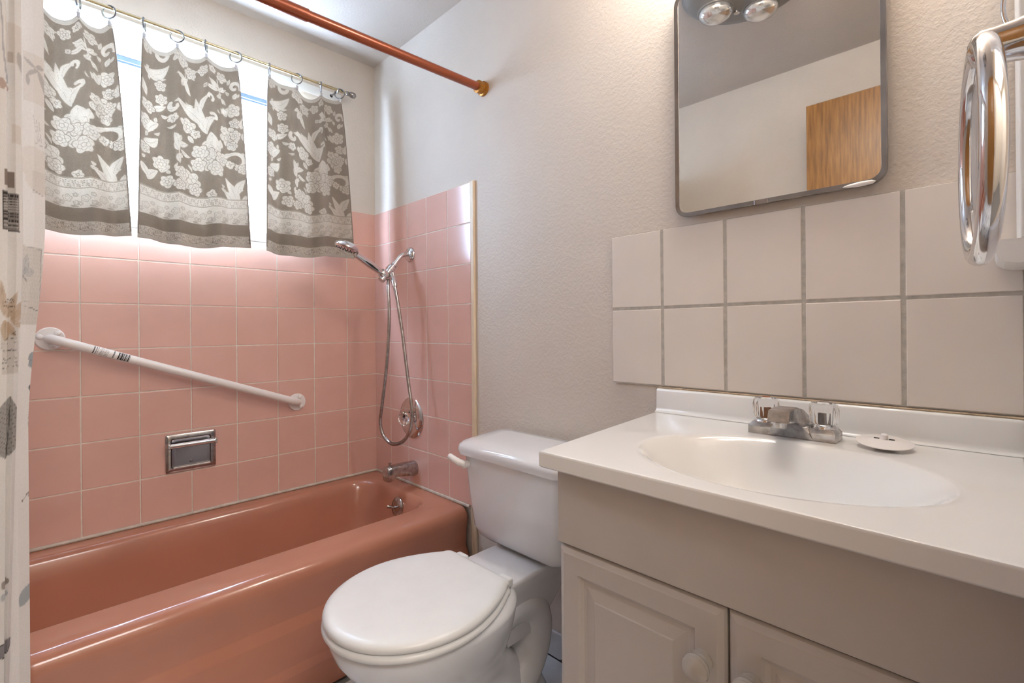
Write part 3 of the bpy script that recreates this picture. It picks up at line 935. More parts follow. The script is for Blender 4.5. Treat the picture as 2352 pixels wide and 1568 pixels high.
def curtain_print(Q, Zc, layer):
    """Q: horizontal print coordinate and Zc: drop from the top, both in 'print' units of about 0.6 mm and 0.85 mm"""
    base = np.array(lin(233, 228, 222)[:3])
    p = Paint(Q, Zc, base)
    ink = np.array(lin(58, 52, 50)[:3]); grey = np.array(lin(150, 146, 142)[:3]); tan = np.array(lin(196, 172, 146)[:3]); stone = np.array(lin(206, 198, 188)[:3])
    blue = np.array(lin(150, 158, 162)[:3]); brown = np.array(lin(120, 100, 84)[:3]); plum = np.array(lin(120, 104, 118)[:3])
    A, B = layer < 0.5, layer >= 0.5          # leading flap, front fold
    def rect(x0, x1, y0, y1): return ((Q > x0) & (Q < x1) & (Zc > y0) & (Zc < y1)).astype(float)
    def put(m, c, a=1.0, on=None): p.put(m * (on if on is not None else 1), c, a)
    nz = 0.5 + 0.5 * np.sin(Q * 0.9 + 3 * np.sin(Zc * 0.21)) * np.sin(Zc * 0.77)
    # ---- leading flap (print x 46..100)
    put(rect(50, 100, 132, 245), tan, 0.22, A)
    for x0, y0, x1, y1, w, cu in ((52, 148, 84, 168, 4, 0), (84, 168, 56, 190, 5, 2), (84, 165, 100, 215, 6, -3), (60, 186, 62, 210, 5, 0), (80, 160, 100, 158, 6, 0)):
        m, rib = p.leaf(x0, y0, x1, y1, w, cu); put(m, grey, 0.55, A)
    for k in range(3):
        m = p.line([(72 + 7 * k, 270 + 8 * k), (84 + 4 * k, 330)], 1.0); put(m * (nz > 0.45), plum, 0.35, A)
    m, R, a, rad = p.fl(90, 392, 58, 3, 0.5); put(m * (Zc > 335), tan, 0.22, A)
    put(p.line([(78, 335), (100, 340)], 0.8), ink, 0.35, A)
    put(rect(70, 100, 400, 452), stone, 0.45, A); put(p.line([(72, 444), (96, 454)], 0.8), grey, 0.7, A)
    # parchment card with pale butterfly
    put(rect(38, 92, 574, 753), stone, 0.75, A)
    put(rect(38, 92, 574, 753) * (nz > 0.8), grey, 0.22, A)
    put(p.line([(38, 753), (78, 753), (84, 742), (88, 600), (90, 580)], 0.7), grey, 0.8, A); put(p.line([(40, 573), (92, 580)], 0.8), grey, 0.6, A)
    for x0, y0, x1, y1, w in ((46, 640, 56, 592, 9), (48, 638, 72, 628, 11)):
        m, rib = p.leaf(x0, y0, x1, y1, w); put(m, blue, 0.35, A); put(np.clip(1 - np.abs(m - 0.5) * 2.2, 0, 1), grey, 0.8, A)
        put(rib * m, grey, 0.5, A)
    put(p.line([(46, 643), (54, 653)], 1.3), ink, 0.7, A)
    put(p.line([(50, 712), (66, 714), (74, 719), (84, 722)], 1.0), ink, 0.6, A); put(p.line([(48, 700), (86, 702)], 0.6), grey, 0.6, A)
    # blue butterflies lower down the edge
    for x0, y0, x1, y1, w in ((58, 834, 80, 812, 8), (58, 836, 76, 852, 9)):
        m, rib = p.leaf(x0, y0, x1, y1, w); put(m, blue, 0.9, A); put(np.clip(1 - np.abs(m - 0.5) * 2.4, 0, 1), ink, 0.85, A)
    for k in range(9):
        m, R, a, rad = p.fl(79 - 0.3 * k * k * 0.25, 815 + 6 * k, 1.4); put(m, ink, 0.9, A)
    m, rib = p.leaf(60, 905, 70, 888, 8); put(m, np.array(lin(96, 108, 112)[:3]), 0.9, A); put(np.clip(1 - np.abs(m - 0.5) * 2.2, 0, 1), ink, 0.9, A)
    m, rib = p.leaf(58, 995, 62, 925, 5); put(m * (nz > 0.4), plum, 0.65, A)
    for k in range(5): put(p.line([(66 + k % 2 * 3, 945 + 6 * k), (74, 948 + 6 * k)], 0.7), plum, 0.5, A)
    # sprig, leaf and bottle near the hem
    put(p.line([(64, 1155), (58, 1147), (50, 1142), (40, 1152)], 0.6), ink, 0.7, A); put(p.line([(56, 1146), (54, 1138)], 0.6), ink, 0.7, A)
    for x, y in ((40, 1152), (50, 1140), (54, 1138), (60, 1120), (62, 1128)): put(p.fl(x, y, 2.6, 4)[0], brown, 0.8, A)
    m, rib = p.leaf(33, 1390, 72, 1345, 15, -4); put(m * (Zc < 1392), blue, 0.8, A); put(m * (Zc < 1368) * (Q > 58), brown, 0.8, A)
    put(rect(57, 72, 1525, 1560), brown, 0.85, A)
    # ---- front fold (print x 0..50)
    put(p.line([(16, 38), (26, 12), (42, 10)], 0.7), grey, 0.6, B); put(p.fl(22, 32, 4, 3)[0], brown, 0.6, B)
    put(rect(16, 30, 165, 187), brown, 0.4, B); put(rect(14, 50, 100, 188), tan, 0.25, B)
    m, rib = p.leaf(41, 158, 49, 205, 7); put(m, grey, 0.5, B)
    put(rect(26, 44, 318, 360), tan, 0.3, B)
    put(p.fl(6, 245, 12, 4)[0], np.array(lin(150, 100, 64)[:3]), 0.6, B)
    put(p.line([(2, 50), (7, 110), (9, 170), (16, 232)], 1.6), np.array(lin(120, 120, 132)[:3]), 0.6, B)
    # medicine bottle: cork, neck and a label of print
    put(rect(8, 31, 423, 456), brown, 0.85, B); put(rect(11, 32, 456, 470), np.array(lin(214, 208, 200)[:3]), 0.9, B)
    put(rect(5, 40, 468, 550), np.array(lin(112, 104, 98)[:3]), 0.85, B)
    rows_ = [(474, 2.6), (482, 1.2), (488, 1.2), (494, 1.2), (500, 1.2), (506, 1.2), (512, 1.2), (518, 1.2), (530, 3.0), (540, 1.2)]
    for y, h_ in rows_:
        bar = rect(7, 38, y - h_, y + h_) * ((np.sin(Q * 2.9 + y) + np.sin(Q * 1.3 + y * 2)) > -0.5)
        put(bar, ink, 0.95, B)
        put(rect(7, 38, y + h_, y + h_ + 1.4), stone, 0.55, B)
    put(p.line([(5, 470), (5, 550), (40, 551)], 0.9), ink, 0.9, B)
    # pressed flower and handwriting
    put(rect(0, 35, 760, 858), stone, 0.7, B)
    for x0, y0, x1, y1, w in ((10, 740, 34, 682, 9), (6, 735, 0, 660, 8), (18, 745, 50, 720, 11), (20, 745, 46, 700, 9), (4, 745, 30, 780, 9), (22, 748, 52, 758, 7), (8, 745, 8, 790, 10)):
        m, rib = p.leaf(x0, y0, x1, y1, w); put(m, tan, 0.8, B); put(rib * m, brown, 0.4, B)
    rr = np.random.default_rng(11)
    def script(x0, x1, y, h_=2.4):
        x = x0; pts = []
        while x < x1:
            pts.append((x, y - 0.12 * (x - x0) + rr.uniform(-h_, h_)))
            x += rr.uniform(0.9, 1.8)
        if len(pts) > 1: put(p.line(pts, 0.42, 0.6), ink, 0.85, B)
    for x0, x1, y in ((12, 26, 700), (6, 27, 707), (5, 28, 716), (18, 25, 726), (24, 30, 770), (20, 30, 776), (1, 14, 786), (18, 30, 784), (0, 12, 795), (22, 30, 793), (0, 4, 803), (0, 31, 811), (4, 34, 828), (0, 12, 836), (26, 35, 835), (2, 34, 846)):
        script(x0, x1, y)
    # skeleton leaf
    m, rib = p.leaf(6, 1036, 16, 908, 36, -4); put(m, np.array(lin(148, 144, 138)[:3]), 0.85, B)
    put(p.line([(6, 1036), (12, 980), (17, 908)], 0.9), ink, 0.9, B)
    for k in range(11):
        y = 922 + 10 * k
        x = 16.5 - (y - 908) * 0.075
        put(p.line([(x, y + 8), (x + 18, y + 2), (x + 32, y - 8)], 0.45) * m, ink, 0.75, B)
        put(p.line([(x, y + 6), (x - 14, y - 3), (x - 26, y - 8)], 0.45) * m, ink, 0.7, B)
    # lower motifs
    put(p.fl(2, 1304, 9, 3)[0], brown, 0.7, B); put(p.fl(0, 1330, 8, 3)[0], blue, 0.6, B)
    m, R, a, rad = p.fl(0, 1442, 16, 3, 0.4); put(m, np.array(lin(128, 122, 124)[:3]), 0.9, B); put(np.clip(1.4 - np.abs(R - rad), 0, 1), ink, 0.9, B)
    m, R, a, rad = p.fl(4, 1566, 18, 4); put(np.clip(1.2 - np.abs(R - rad), 0, 1) + 0.3 * m, grey, 0.8, B)
    put(rect(18, 30, 1560, 1580), brown, 0.9, B)
    return np.clip(p.c * (1 + rng.normal(0, 0.012, Q.shape)[..., None]), 0, 1)

def shower_curtain():
    zt, zb = 1.872, 0.16
    nv = 700
    zs = np.linspace(zt, zb, nv)
    # lower down the gathered edge swings a little to the left
    sw = np.clip((1.30 - zs) / 0.44, 0, 1); sw = sw * sw * (3 - 2 * sw)
    sw2 = np.clip((1.2 - zs) / 0.8, 0, 1)
    cols = []
    def P_(x, y, k): return np.stack([np.full(nv, x), y + k, zs], 1)
    key = [P_(0.786, -1.1665, -0.0265 * sw), P_(0.800, -1.182, -0.026 * sw), P_(0.806, -1.2005, -0.022 * sw2 - 0.004 * sw), P_(0.835, -1.1975, -0.0205 * sw2 - 0.003 * sw),
           P_(0.846, -1.206, -0.018 * sw2), P_(0.842, -1.2175, -0.012 * sw2), P_(0.862, -1.2165, -0.010 * sw2), P_(0.868, -1.228, -0.008 * sw2), P_(0.850, -1.245, 0 * sw)]
    cnt = [16, 20, 3, 8, 10, 2, 8, 6]
    Lr = []
    for i in range(len(key) - 1):
        for k in range(cnt[i]):
            s = k / cnt[i]
            s2 = s * s * (3 - 2 * s) if i in (1, 4) else s
            cols.append(key[i] * (1 - s2) + key[i + 1] * s2); Lr.append(0.0 if i < 2 else 1.0)
    cols.append(key[-1]); Lr.append(1.0)
    yy = -1.25
    side = 1
    while yy > -1.49:
        for k in range(1, 7):
            s = k / 6
            x = 0.805 + 0.045 * math.cos(PI * s) * side
            cols.append(np.stack([np.full(nv, x), np.full(nv, yy - 0.035 * s), zs], 1)); Lr.append(1.0)
        yy -= 0.035; side = -side
    P = np.stack(cols, 1)
    P[..., 0] += 0.0025 * np.sin(zs * 9)[:, None]
    # print coordinates: along the drop, and across the gathered cloth
    Q = 100 + (P[..., 1] + 1.1665) / 0.00059
    Zc = (1.717 - P[..., 2]) / 0.000853
    layer = np.tile(np.array(Lr)[None, :], (nv, 1))
    far = Q < -12
    colr = curtain_print(Q, Zc, layer)
    colr[far] = np.array(lin(228, 220, 210)[:3])
    o = grid_obj('shower_curtain', P, 'curtain', None, (0.81, -1.33, zb))
    set_print(o, colr.reshape(-1, 3))
    tag(o, 'white shower curtain printed with leaves, butterflies and script, drawn aside', 'shower curtain')
shower_curtain()

# ------------------------------------------------------------------ toilet
def toilet():
    cx = 1.148
    r = thing('toilet', (cx, -0.45, 0.0), 'white two piece toilet with closed lid between tub and vanity', 'toilet')
    N = 48
    def egg(yf, yb, hw, z, yc=None, back=2.4):
        yc = yb + (yf - yb) * 0.47 if yc is None else yc
        pts = []
        for k in range(N):
            a = 2 * PI * k / N
            c, s = math.cos(a), math.sin(a)
            if s <= 0:
                pts.append((cx + hw * c, yc + (yc - yf) * s, z))
            else:
                pts.append((cx + hw * math.copysign(abs(c) ** (2 / back), c), yc + (yb - yc) * abs(s) ** (2 / back), z))
        return pts
    obj('bowl', loft([egg(-0.60, -0.12, 0.115, 0.006), egg(-0.60, -0.12, 0.116, 0.03), egg(-0.585, -0.14, 0.092, 0.075), egg(-0.585, -0.20, 0.080, 0.13), egg(-0.605, -0.26, 0.092, 0.19),
                      egg(-0.655, -0.30, 0.130, 0.25), egg(-0.705, -0.30, 0.164, 0.305), egg(-0.735, -0.295, 0.182, 0.35), egg(-0.745, -0.29, 0.187, 0.38), egg(-0.745, -0.29, 0.186, 0.390), egg(-0.735, -0.30, 0.176, 0.396)]), 'porcelain', r, True, 60)
    # shelf the tank stands on
    def plate(z, w0, yb, yf, rr): return [(a, b, z) for a, b in rrect(cx - w0, cx + w0, yf, yb, rr, 6)]
    obj('tank_shelf', loft([plate(0.22, 0.070, -0.16, -0.36, 0.03), plate(0.30, 0.082, -0.09, -0.37, 0.03), plate(0.36, 0.092, -0.05, -0.38, 0.03), plate(0.392, 0.102, -0.04, -0.40, 0.03), plate(0.400, 0.100, -0.042, -0.398, 0.028), plate(0.403, 0.094, -0.05, -0.39, 0.024)]), 'porcelain', r, True, 50)
    # trapway bulging at the sides
    tp = smooth_path([(cx, -0.44, 0.20), (cx, -0.37, 0.265), (cx, -0.285, 0.305), (cx, -0.205, 0.285), (cx, -0.175, 0.22), (cx, -0.195, 0.14), (cx, -0.25, 0.075), (cx, -0.30, 0.03)], 7)
    tw = tube(tp, [0.058 + 0.008 * math.sin(PI * k / (len(tp) - 1)) for k in range(len(tp))], 22)
    V = [(cx + (x - cx) * 1.45, y, z) for x, y, z in tw[0]]
    obj('trapway', (V, tw[1]), 'porcelain', r, True, 60)
    # seat and lid outlines
    def lid(z, d, fr=0.0):
        pts = []
        yc, hw, yf, yb = -0.545, 0.193 - d, -0.755 + d - fr, -0.345 - d
        for k in range(33):
            a = PI + PI * k / 32
            pts.append((cx + hw * math.cos(a), yc + (yc - yf) * math.sin(a), z))
        wb = 0.128 - d
        for k in range(1, 13):
            s = k / 12
            w_ = hw + (wb - hw) * s ** 1.9
            pts.append((cx + w_, yc + (yb - 0.018 - yc) * s, z))
        for k in range(1, 7):
            a = math.radians(90 * k / 6)
            pts.append((cx + wb - 0.020 * (1 - math.cos(a)), yb - 0.018 + 0.018 * math.sin(a), z))
        for k in range(6, 0, -1):
            a = math.radians(90 * k / 6)
            pts.append((cx - wb + 0.020 * (1 - math.cos(a)), yb - 0.018 + 0.018 * math.sin(a), z))
        for k in range(12, 0, -1):
            s = k / 12
            w_ = hw + (wb - hw) * s ** 1.9
            pts.append((cx - w_, yc + (yb - 0.018 - yc) * s, z))
        return pts
    obj('seat', loft([lid(0.397, 0.010), lid(0.399, 0.002), lid(0.405, -0.002), lid(0.412, 0.0), lid(0.4155, 0.006)]), 'seat', r, True, 50)
    obj('lid', loft([lid(0.4165, 0.008), lid(0.418, 0.003), lid(0.424, 0.0), lid(0.431, 0.002), lid(0.4355, 0.009), lid(0.4375, 0.018), lid(0.4385, 0.04), lid(0.439, 0.09)]), 'seat', r, True, 50)
    for s in (-1, 1):
        obj('hinge', join(box(cx + s * 0.088 - 0.020, cx + s * 0.088 + 0.020, -0.348, -0.322, 0.4035, 0.424, 0.004), box(cx + s * 0.088 - 0.010, cx + s * 0.088 + 0.010, -0.36, -0.340, 0.410, 0.422, 0.003)), 'seat', r)
    # tank: tapered, bowed front
    def tk(z, hwb, hwf, yb, yf, bow, rr, n=7):
        base_ = []
        q = rrect(-1, 1, 0, 1, 0.16, n)
        for a, b in q:
            w_ = hwf + (hwb - hwf) * b
            y = yf + (yb - yf) * b
            if b < 0.5: y -= bow * (1 - a * a)
            base_.append((cx + a * w_, y, z))
        return base_
    obj('tank', loft([tk(0.408, 0.100, 0.100, -0.06, -0.17, 0.005, 0), tk(0.412, 0.150, 0.135, -0.05, -0.195, 0.010, 0), tk(0.425, 0.182, 0.165, -0.045, -0.208, 0.013, 0), tk(0.450, 0.203, 0.183, -0.04, -0.216, 0.015, 0),
                      tk(0.55, 0.220, 0.194, -0.032, -0.226, 0.018, 0), tk(0.672, 0.236, 0.203, -0.026, -0.236, 0.020, 0)]), 'porcelain', r, True, 50)
    obj('tank_lid', loft([tk(0.672, 0.238, 0.205, -0.022, -0.238, 0.020, 0), tk(0.674, 0.249, 0.216, -0.017, -0.250, 0.021, 0), tk(0.690, 0.252, 0.219, -0.015, -0.254, 0.022, 0), tk(0.702, 0.249, 0.216, -0.017, -0.250, 0.021, 0),
                          tk(0.710, 0.241, 0.208, -0.022, -0.240, 0.020, 0), tk(0.715, 0.226, 0.193, -0.03, -0.224, 0.018, 0), tk(0.717, 0.18, 0.155, -0.06, -0.19, 0.012, 0)]), 'porcelain', r, True, 60)
    lv = obj('flush_lever', tube([(cx - 0.165, -0.255, 0.648), (cx - 0.178, -0.266, 0.652), (cx - 0.196, -0.272, 0.660), (cx - 0.218, -0.272, 0.666)], [0.009, 0.011, 0.010, 0.009], 12), 'white_plastic', r, True)
    obj('lever_boss', lathe([(0, 0.011), (0.020, 0.010), (0.022, 0.0)], (cx - 0.168, -0.240, 0.645), (0, -1, 0), 16), 'white_plastic', lv, True)
toilet()

# ------------------------------------------------------------------ vanity
VF = -0.515
def knob_at(parent, x, z, y):
    o = obj('knob', lathe([(0, 0.015), (0.003, 0.0155), (0.005, 0.011), (0.012, 0.009), (0.016, 0.012), (0.018, 0.0175), (0.022, 0.0190), (0.026, 0.0175), (0.028, 0.0182), (0.031, 0.014), (0.034, 0.006), (0.0345, 0.0)],
            (x, y, z), (0, -1, 0), 28), 'knob', parent, True, 35)
    return o

def vanity():
    r = thing('vanity_cabinet', (1.86, -0.26, 0.0), 'greige painted two door vanity cabinet beside the toilet', 'cabinet')
    x0, x1 = 1.564, 2.160
    obj('carcass', join(box(x0, x0 + 0.016, VF + 0.018, -0.012, 0.006, 0.806), box(x1 - 0.016, x1, VF + 0.018, -0.012, 0.006, 0.806), box(x0 + 0.016, x1 - 0.016, VF + 0.04, -0.012, 0.10, 0.116),
                        box(x0 + 0.016, x1 - 0.016, VF + 0.06, VF + 0.075, 0.006, 0.10), box(x0 + 0.016, x1 - 0.016, VF + 0.019, VF + 0.03, 0.10, 0.64)), 'vanity', r)
    obj('false_drawer', box(x0, x1, VF + 0.017, VF, 0.6735, 0.807, 0.002), 'vanity', r)
    for (a, b, kx) in ((x0 + 0.001, 1.8610, 1.829), (1.8640, x1, 1.896)):
        z0, z1 = 0.112, 0.6690
        def ring(i, y):
            return [(a + i, y, z0 + i), (b - i, y, z0 + i), (b - i, y, z1 - i), (a + i, y, z1 - i)]
        yb = VF + 0.0175
        d = obj('door', loft([ring(0, yb), ring(0, VF + 0.008), ring(0.003, VF + 0.004), ring(0.010, VF + 0.001), ring(0.012, VF), ring(0.043, VF), ring(0.046, VF + 0.004), ring(0.052, VF + 0.0065), ring(0.058, VF + 0.0065),
                              ring(0.076, VF + 0.002), ring(0.078, VF + 0.0006)]), 'vanity', r)
        knob_at(d, kx, 0.585, VF)
vanity()

def countertop():
    zt = 0.838
    r = thing('countertop', (1.83, -0.27, 0.80), 'white cultured marble vanity top with oval basin and backsplash', 'countertop')
    quad = [(1.493, -0.0005), (1.542, -0.540), (2.1615, -0.552), (2.1615, -0.0005)]
    cx, cy, ea, eb = 1.868, -0.330, 0.214, 0.166
    def inset(d):
        n = len(quad); out = []
        for i in range(n):
            p0, p1, p2 = Vector(quad[i - 1]), Vector(quad[i]), Vector(quad[(i + 1) % n])
            e1, e2 = (p1 - p0).normalized(), (p2 - p1).normalized()
            n1, n2 = Vector((-e1.y, e1.x)), Vector((-e2.y, e2.x))
            m = (n1 + n2).normalized()
            out.append(p1 + m * (d / max(0.3, m.dot(n1))))
        return out
    angs = [2 * PI * k / 128 for k in range(128)]
    cor = [math.atan2(y - cy, x - cx) % (2 * PI) for x, y in quad]
    for c in cor:
        k = min(range(len(angs)), key=lambda i: abs(angs[i] - c)); angs[k] = c
    angs.sort()
    def hit(poly, a):
        dx, dy = math.cos(a), math.sin(a)
        best = None
        for i in range(len(poly)):
            p, q = poly[i], poly[(i + 1) % len(poly)]
            ex, ey = q[0] - p[0], q[1] - p[1]
            den = dx * ey - dy * ex
            if abs(den) < 1e-9: continue
            t = ((p[0] - cx) * ey - (p[1] - cy) * ex) / den
            u = ((p[0] - cx) * dy - (p[1] - cy) * dx) / den
            if t > 0 and -1e-6 <= u <= 1 + 1e-6 and (best is None or t < best): best = t
        return best
    rings = []
    def qring(d, z):
        poly = [tuple(v) for v in inset(d)]
        rings.append([(cx + math.cos(a) * hit(poly, a), cy + math.sin(a) * hit(poly, a), z) for a in angs])
    def ering(s, z):
        out = []
        for a in angs:
            rr = s / math.sqrt((math.cos(a) / ea) ** 2 + (math.sin(a) / eb) ** 2)
            out.append((cx + math.cos(a) * rr, cy + math.sin(a) * rr, z))
        rings.append(out)
    qring(0.06, 0.8085); qring(0.003, 0.8085); qring(0.0025, 0.8086); qring(0.0, 0.8115); qring(0.0, 0.8125); qring(0.0, 0.8335); qring(0.0, 0.8345); qring(0.0012, 0.8370); qring(0.0035, zt); qring(0.0045, zt); qring(0.012, zt)
    ering(1.10, zt)
    for s in (1.055, 1.045, 1.03, 1.015, 1.0, 0.97, 0.94, 0.90, 0.85, 0.78, 0.68, 0.55, 0.40, 0.25, 0.12, 0.06):
        t_ = s / 1.06
        ering(s, zt - 0.120 * (1 - t_ ** 2.6) ** 1.5)
    V, F = loft(rings, False, True)
    top = obj('basin_top', (V, F), 'counter', r, True, 40)
    # backsplash with coved foot
    prof = [(-0.001, zt), (-0.034, zt + 0.0006), (-0.028, zt + 0.002), (-0.024, zt + 0.006), (-0.0225, zt + 0.012), (-0.0215, 0.893), (-0.0195, 0.897), (-0.016, 0.8985), (-0.001, 0.8985)]
    secs = []
    for x, k in ((1.4945, 0.94), (1.4970, 1.0), (2.153, 1.0), (2.1600, 0.9)):
        secs.append([(x, y * k, z if z < 0.86 else zt + (z - zt) * (0.985 + 0.015 * (k == 1.0))) for y, z in prof])
    obj('backsplash', loft(secs), 'counter', r, True, 50)
    obj('drain', lathe([(0, 0.022), (0.003, 0.021), (0.003, 0.0)], (cx, cy, zt - 0.1205), (0, 0, 1), 24), 'old_chrome', r, True)
    # brown worn caulk where the backsplash meets the tiles
    obj('caulk_bead', tube([(1.497, -0.0115, 0.9005), (2.16, -0.0115, 0.9005)], 0.0022, 6), plain('stained_caulk', lin(190, 168, 140), 0.9, var=0.35, nscale=80), r)
countertop()

def faucet():
    z0 = 0.8385
    fx, fy = 1.838, -0.098
    r = thing('faucet', (fx, fy, z0), 'worn chrome two handle basin faucet with clear acrylic knobs', 'faucet')
    def plinth(xa, xb):
        rings = []
        for i, z in ((0, 0), (0, 0.014), (0.0015, 0.016), (0.006, 0.023), (0.008, 0.0235)):
            rings.append([(a, b, z0 + z) for a, b in rrect(xa + i, xb - i, -0.127 + i, -0.070 - i, 0.002, 2)])
        return loft(rings)
    obj('base', join(plinth(1.760, 1.812), plinth(1.864, 1.916), box(1.808, 1.868, -0.124, -0.072, z0, z0 + 0.016)), 'old_chrome', r, True, 30)
    # arched spout: wide foot narrowing to a square nose
    def sec(xh, pts): return pts, xh
    prof = [  # (y_front, z_front, y_back, z_back, half width)
        (-0.1275, z0 + 0.002, -0.072, z0 + 0.002, 0.040), (-0.131, z0 + 0.014, -0.076, z0 + 0.022, 0.034), (-0.138, z0 + 0.026, -0.088, z0 + 0.042, 0.0245),
        (-0.150, z0 + 0.034, -0.108, z0 + 0.055, 0.0205), (-0.168, z0 + 0.0375, -0.135, z0 + 0.0610, 0.0195), (-0.188, z0 + 0.0385, -0.165, z0 + 0.0620, 0.0190), (-0.200, z0 + 0.040, -0.192, z0 + 0.0600, 0.0185)]
    rings = []
    for yf, zf, yb, zb, hw in prof:
        rings.append([(fx - hw, yf, zf), (fx + hw, yf, zf), (fx + hw, yb, zb), (fx + hw * 0.8, yb, zb + 0.0015), (fx - hw * 0.8, yb, zb + 0.0015), (fx - hw, yb, zb)])
    obj('spout', loft(rings), 'old_chrome', r, True, 28)
    obj('aerator', lathe([(0, 0.0125), (0.010, 0.0125), (0.011, 0.009), (0.007, 0.008), (0.007, 0)], (fx, -0.184, z0 + 0.040), (0, 0.1, -1), 20), 'old_chrome', r, True)
    for x, cap in ((1.787, 'red_dot'), (1.891, 'chrome')):
        b = (x, -0.099, z0 + 0.0225)
        h = obj('handle', lathe([(0, 0.023), (0.002, 0.023), (0.008, 0.018), (0.010, 0.010), (0.010, 0.0)], b, (0, 0, 1), 28), 'chrome', r, True)
        obj('acrylic_knob', lathe([(0.008, 0.014), (0.009, 0.0215), (0.014, 0.0235), (0.036, 0.0250), (0.044, 0.0245), (0.049, 0.021), (0.0505, 0.014), (0.0505, 0.0)], b, (0, 0, 1), 60,
            lambda a, d: 1 + (0.045 * math.cos(12 * a) if d < 0.043 else 0.0)), 'acrylic', h, True)
        obj('stem', lathe([(0.010, 0.006), (0.030, 0.005), (0.030, 0.0)], b, (0, 0, 1), 12), 'rust' if cap == 'red_dot' else 'steel', h, True)
        obj('index_cap', join(lathe([(0.0508, 0.0085), (0.0514, 0.008), (0.0514, 0)], b, (0, 0, 1), 16)), 'rust' if cap == 'red_dot' else 'steel', h, True)
        if cap == 'red_dot':
            obj('index_dot', lathe([(0.0516, 0.0022), (0.0520, 0.0)], (b[0] + 0.004, b[1], b[2]), (0, 0, 1), 10), 'red_dot', h, True)
faucet()

def sink_stopper():
    r = thing('sink_stopper', (1.985, -0.100, 0.8395), 'white round plastic sink stopper lying beside the faucet', 'sink stopper')
    ax = Vector((0.03, -0.10, 1)).normalized()
    O = Vector((1.985, -0.103, 0.845))
    d = obj('disc', lathe([(0.0, 0.0), (0.0, 0.028), (0.003, 0.042), (0.0045, 0.0425), (0.007, 0.036), (0.0095, 0.015), (0.0098, 0.0)], O, ax, 44), 'white_plastic', r, True)
    obj('foot', lathe([(-0.005, 0.014), (0.001, 0.015)], O, ax, 20), 'white_plastic', r, True)
    obj('grip', lathe([(0.009, 0.0055), (0.018, 0.0055), (0.019, 0.004), (0.019, 0)], O, ax, 14), 'white_plastic', r, True)
    for s in (-1, 1):
        obj('slot', box(O.x + s * 0.011 - 0.004, O.x + s * 0.011 + 0.004, O.y - 0.003, O.y - 0.0005, O.z + 0.0095, O.z + 0.0108), 'black_gap', r)
sink_stopper()

# ------------------------------------------------------------------ mirror
def mirror():
    x0, x1, z0, z1 = 1.553, 1.984, 1.336, 1.905
    r = thing('wall_mirror', ((x0 + x1) / 2, -0.010, z0), 'steel framed mirror with rounded corners above the white splash tiles', 'mirror')
    def rc(i, y): return [(a, y, b) for a, b in rrect(x0 + i, x1 - i, z0 + i, z1 - i, max(0.004, 0.032 - i), 8)]
    obj('frame', loft([rc(0.001, -0.0095), rc(0.0, -0.022), rc(0.001, -0.0235), rc(0.010, -0.0215), rc(0.011, -0.0195)], False, False), 'steel', r, True, 30)
    obj('back_box', loft([rc(0.002, -0.0095), rc(0.002, -0.0160)]), 'black_gap', r)
    obj('glass', loft([rc(0.0085, -0.0165), rc(0.0085, -0.0198)]), 'mirror', r)
    obj('caulk_blob', lathe([(-0.030, 0.0), (-0.02, 0.003), (0.0, 0.005), (0.02, 0.004), (0.028, 0.0)], (x1 - 0.045, -0.0225, z0 + 0.004), (1, 0, 0.02), 10), 'white_plastic', r, True)
    obj('frame_clip', box(1.742, 1.772, -0.0245, -0.0215, z0 - 0.001, z0 + 0.010, 0.001), 'steel', r)
mirror()

# ------------------------------------------------------------------ towel ring, wire hook and ledge at the right wall
def towel_ring():
    y, z = -0.742, 1.240
    r = thing('towel_ring', (XR, y, z), 'chrome towel ring on a round post at the right edge', 'towel ring')
    obj('post', lathe([(0, 0.024), (0.004, 0.024), (0.010, 0.017), (0.030, 0.0125), (0.040, 0.0118), (0.046, 0.0122), (0.050, 0.0095), (0.0525, 0.005), (0.053, 0)], (XR, y, z), (-1, 0, 0), 28), 'chrome', r, True, 60)
    c = Vector((2.1178, y + 0.002, z - 0.068))
    u = Vector((-0.10, 1, 0)).normalized()
    obj('ring', torus(c, 0.068, 0.0062, u, (0, 0, 1), 56, 14), 'chrome', r, True)
towel_ring()
def wire_hook():
    r = thing('wire_hook', (XR, -0.468, 1.365), 'thin chrome wire hook on the wall above the towel ring', 'hook')
    pts = [(XR, -0.468, 1.365), (2.142, -0.468, 1.362), (2.136, -0.468, 1.372), (2.1335, -0.468, 1.386), (2.1345, -0.468, 1.40), (2.140, -0.468, 1.415), (XR, -0.468, 1.43)]
    obj('wire', tube(smooth_path(pts, 6), 0.0022, 10), 'chrome', r, True)
    obj('plate', box(XR - 0.003, XR, -0.478, -0.458, 1.355, 1.44, 0.001), 'chrome', r)
wire_hook()
def ledge():
    r = thing('wall_ledge', (XR, -0.095, 1.15), 'white painted ledge under an upright board at the corner', 'ledge')
    obj('upright_board', box(2.1535, XR, -0.16, -0.012, 1.186, 1.95, 0.002), 'white_paint', r)
    prof = [(XR, 1.150), (2.150, 1.150), (2.138, 1.153), (2.130, 1.160), (2.1275, 1.170), (2.1275, 1.184), (2.1295, 1.186), (XR, 1.186)]
    obj('ledge_board', loft([[(x, y, z) for x, z in prof] for y in (-0.16, -0.012)]), 'white_paint', r)
ledge()

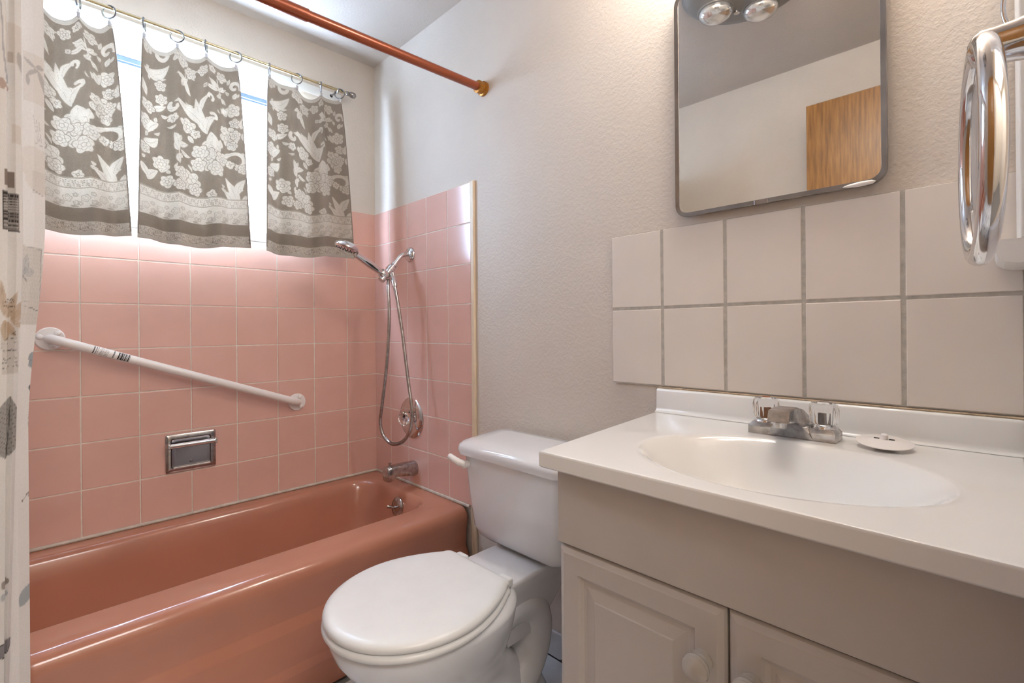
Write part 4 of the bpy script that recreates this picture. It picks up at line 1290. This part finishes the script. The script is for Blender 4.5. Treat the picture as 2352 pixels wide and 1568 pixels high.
# ------------------------------------------------------------------ door (seen in the mirror)
def door():
    r = thing('door_1', (1.84, -1.35, 0.0), 'brown stained wooden door swung open, seen in the mirror', None, kind='structure')
    obj('door_slab', box(1.535, 2.150, -1.368, -1.333, 0.012, 2.052, 0.002), 'wood', r)
    k = obj('door_knob', lathe([(0, 0.028), (0.004, 0.028), (0.008, 0.012), (0.028, 0.012), (0.034, 0.024), (0.048, 0.027), (0.058, 0.018), (0.060, 0)], (1.60, -1.333, 0.95), (0, 1, 0), 28), 'brass', r, True)
    for z in (0.25, 1.02, 1.80):
        obj('hinge', tube([(2.153, -1.330, z - 0.045), (2.153, -1.330, z + 0.045)], 0.006, 12), 'steel', r, True)
door()

# ------------------------------------------------------------------ ceiling heat lamp (seen in the mirror)
def heat_lamp():
    cx, cy = 1.486, -0.732
    r = thing('ceiling_heat_lamp', (cx, cy, ZC), 'round grey ceiling heater with clear bulbs, seen in the mirror', 'heat lamp')
    obj('housing', lathe([(0, 0.225), (0.010, 0.225), (0.028, 0.205), (0.040, 0.16), (0.044, 0.0)], (cx, cy, ZC), (0, 0, -1), 56), 'lamp_metal', r, True, 50)
    for a in (188, 276, 52):
        a = math.radians(a)
        bx, by = cx + 0.120 * math.cos(a), cy + 0.120 * math.sin(a)
        b = obj('bulb', lathe([(0, 0.052), (0.010, 0.060), (0.024, 0.060), (0.036, 0.050), (0.044, 0.030), (0.047, 0.0)], (bx, by, ZC - 0.034), (0, 0, -1), 36), 'heat_bulb', r, True)
        obj('socket_ring', torus((bx, by, ZC - 0.040), 0.063, 0.004, (1, 0, 0), (0, 1, 0), 36, 8), 'lamp_metal', b, True)
    obj('screw', lathe([(0, 0.012), (0.006, 0.011), (0.008, 0.0)], (cx, cy - 0.0, ZC - 0.043), (0, 0, -1), 16), 'chrome', r, True)
    a = math.radians(232)
    obj('screw', lathe([(0, 0.012), (0.006, 0.011), (0.008, 0.0)], (cx + 0.10 * math.cos(a), cy + 0.10 * math.sin(a), ZC - 0.043), (0, 0, -1), 16), 'chrome', r, True)
heat_lamp()

# ------------------------------------------------------------------ vanity light bar above the mirror
def vanity_light():
    r = thing('vanity_light', (1.77, 0.0, 2.12), 'chrome vanity light bar with three warm globe bulbs above the mirror', 'lamp')
    obj('bar', box(1.54, 2.00, -0.045, 0.0, 2.12, 2.21, 0.008), 'chrome', r)
    for x in (1.62, 1.77, 1.92):
        obj('globe', lathe([(0.0, 0.0)] + [(0.060 - 0.060 * math.cos(PI * k / 14), 0.060 * math.sin(PI * k / 14)) for k in range(1, 14)] + [(0.12, 0.0)], (x, -0.095, 2.165), (0, -1, 0), 28), 'globe', r, True)
        obj('socket', lathe([(0, 0.022), (0.052, 0.020)], (x, -0.045, 2.165), (0, -1, 0), 20), 'chrome', r, True)
vanity_light()
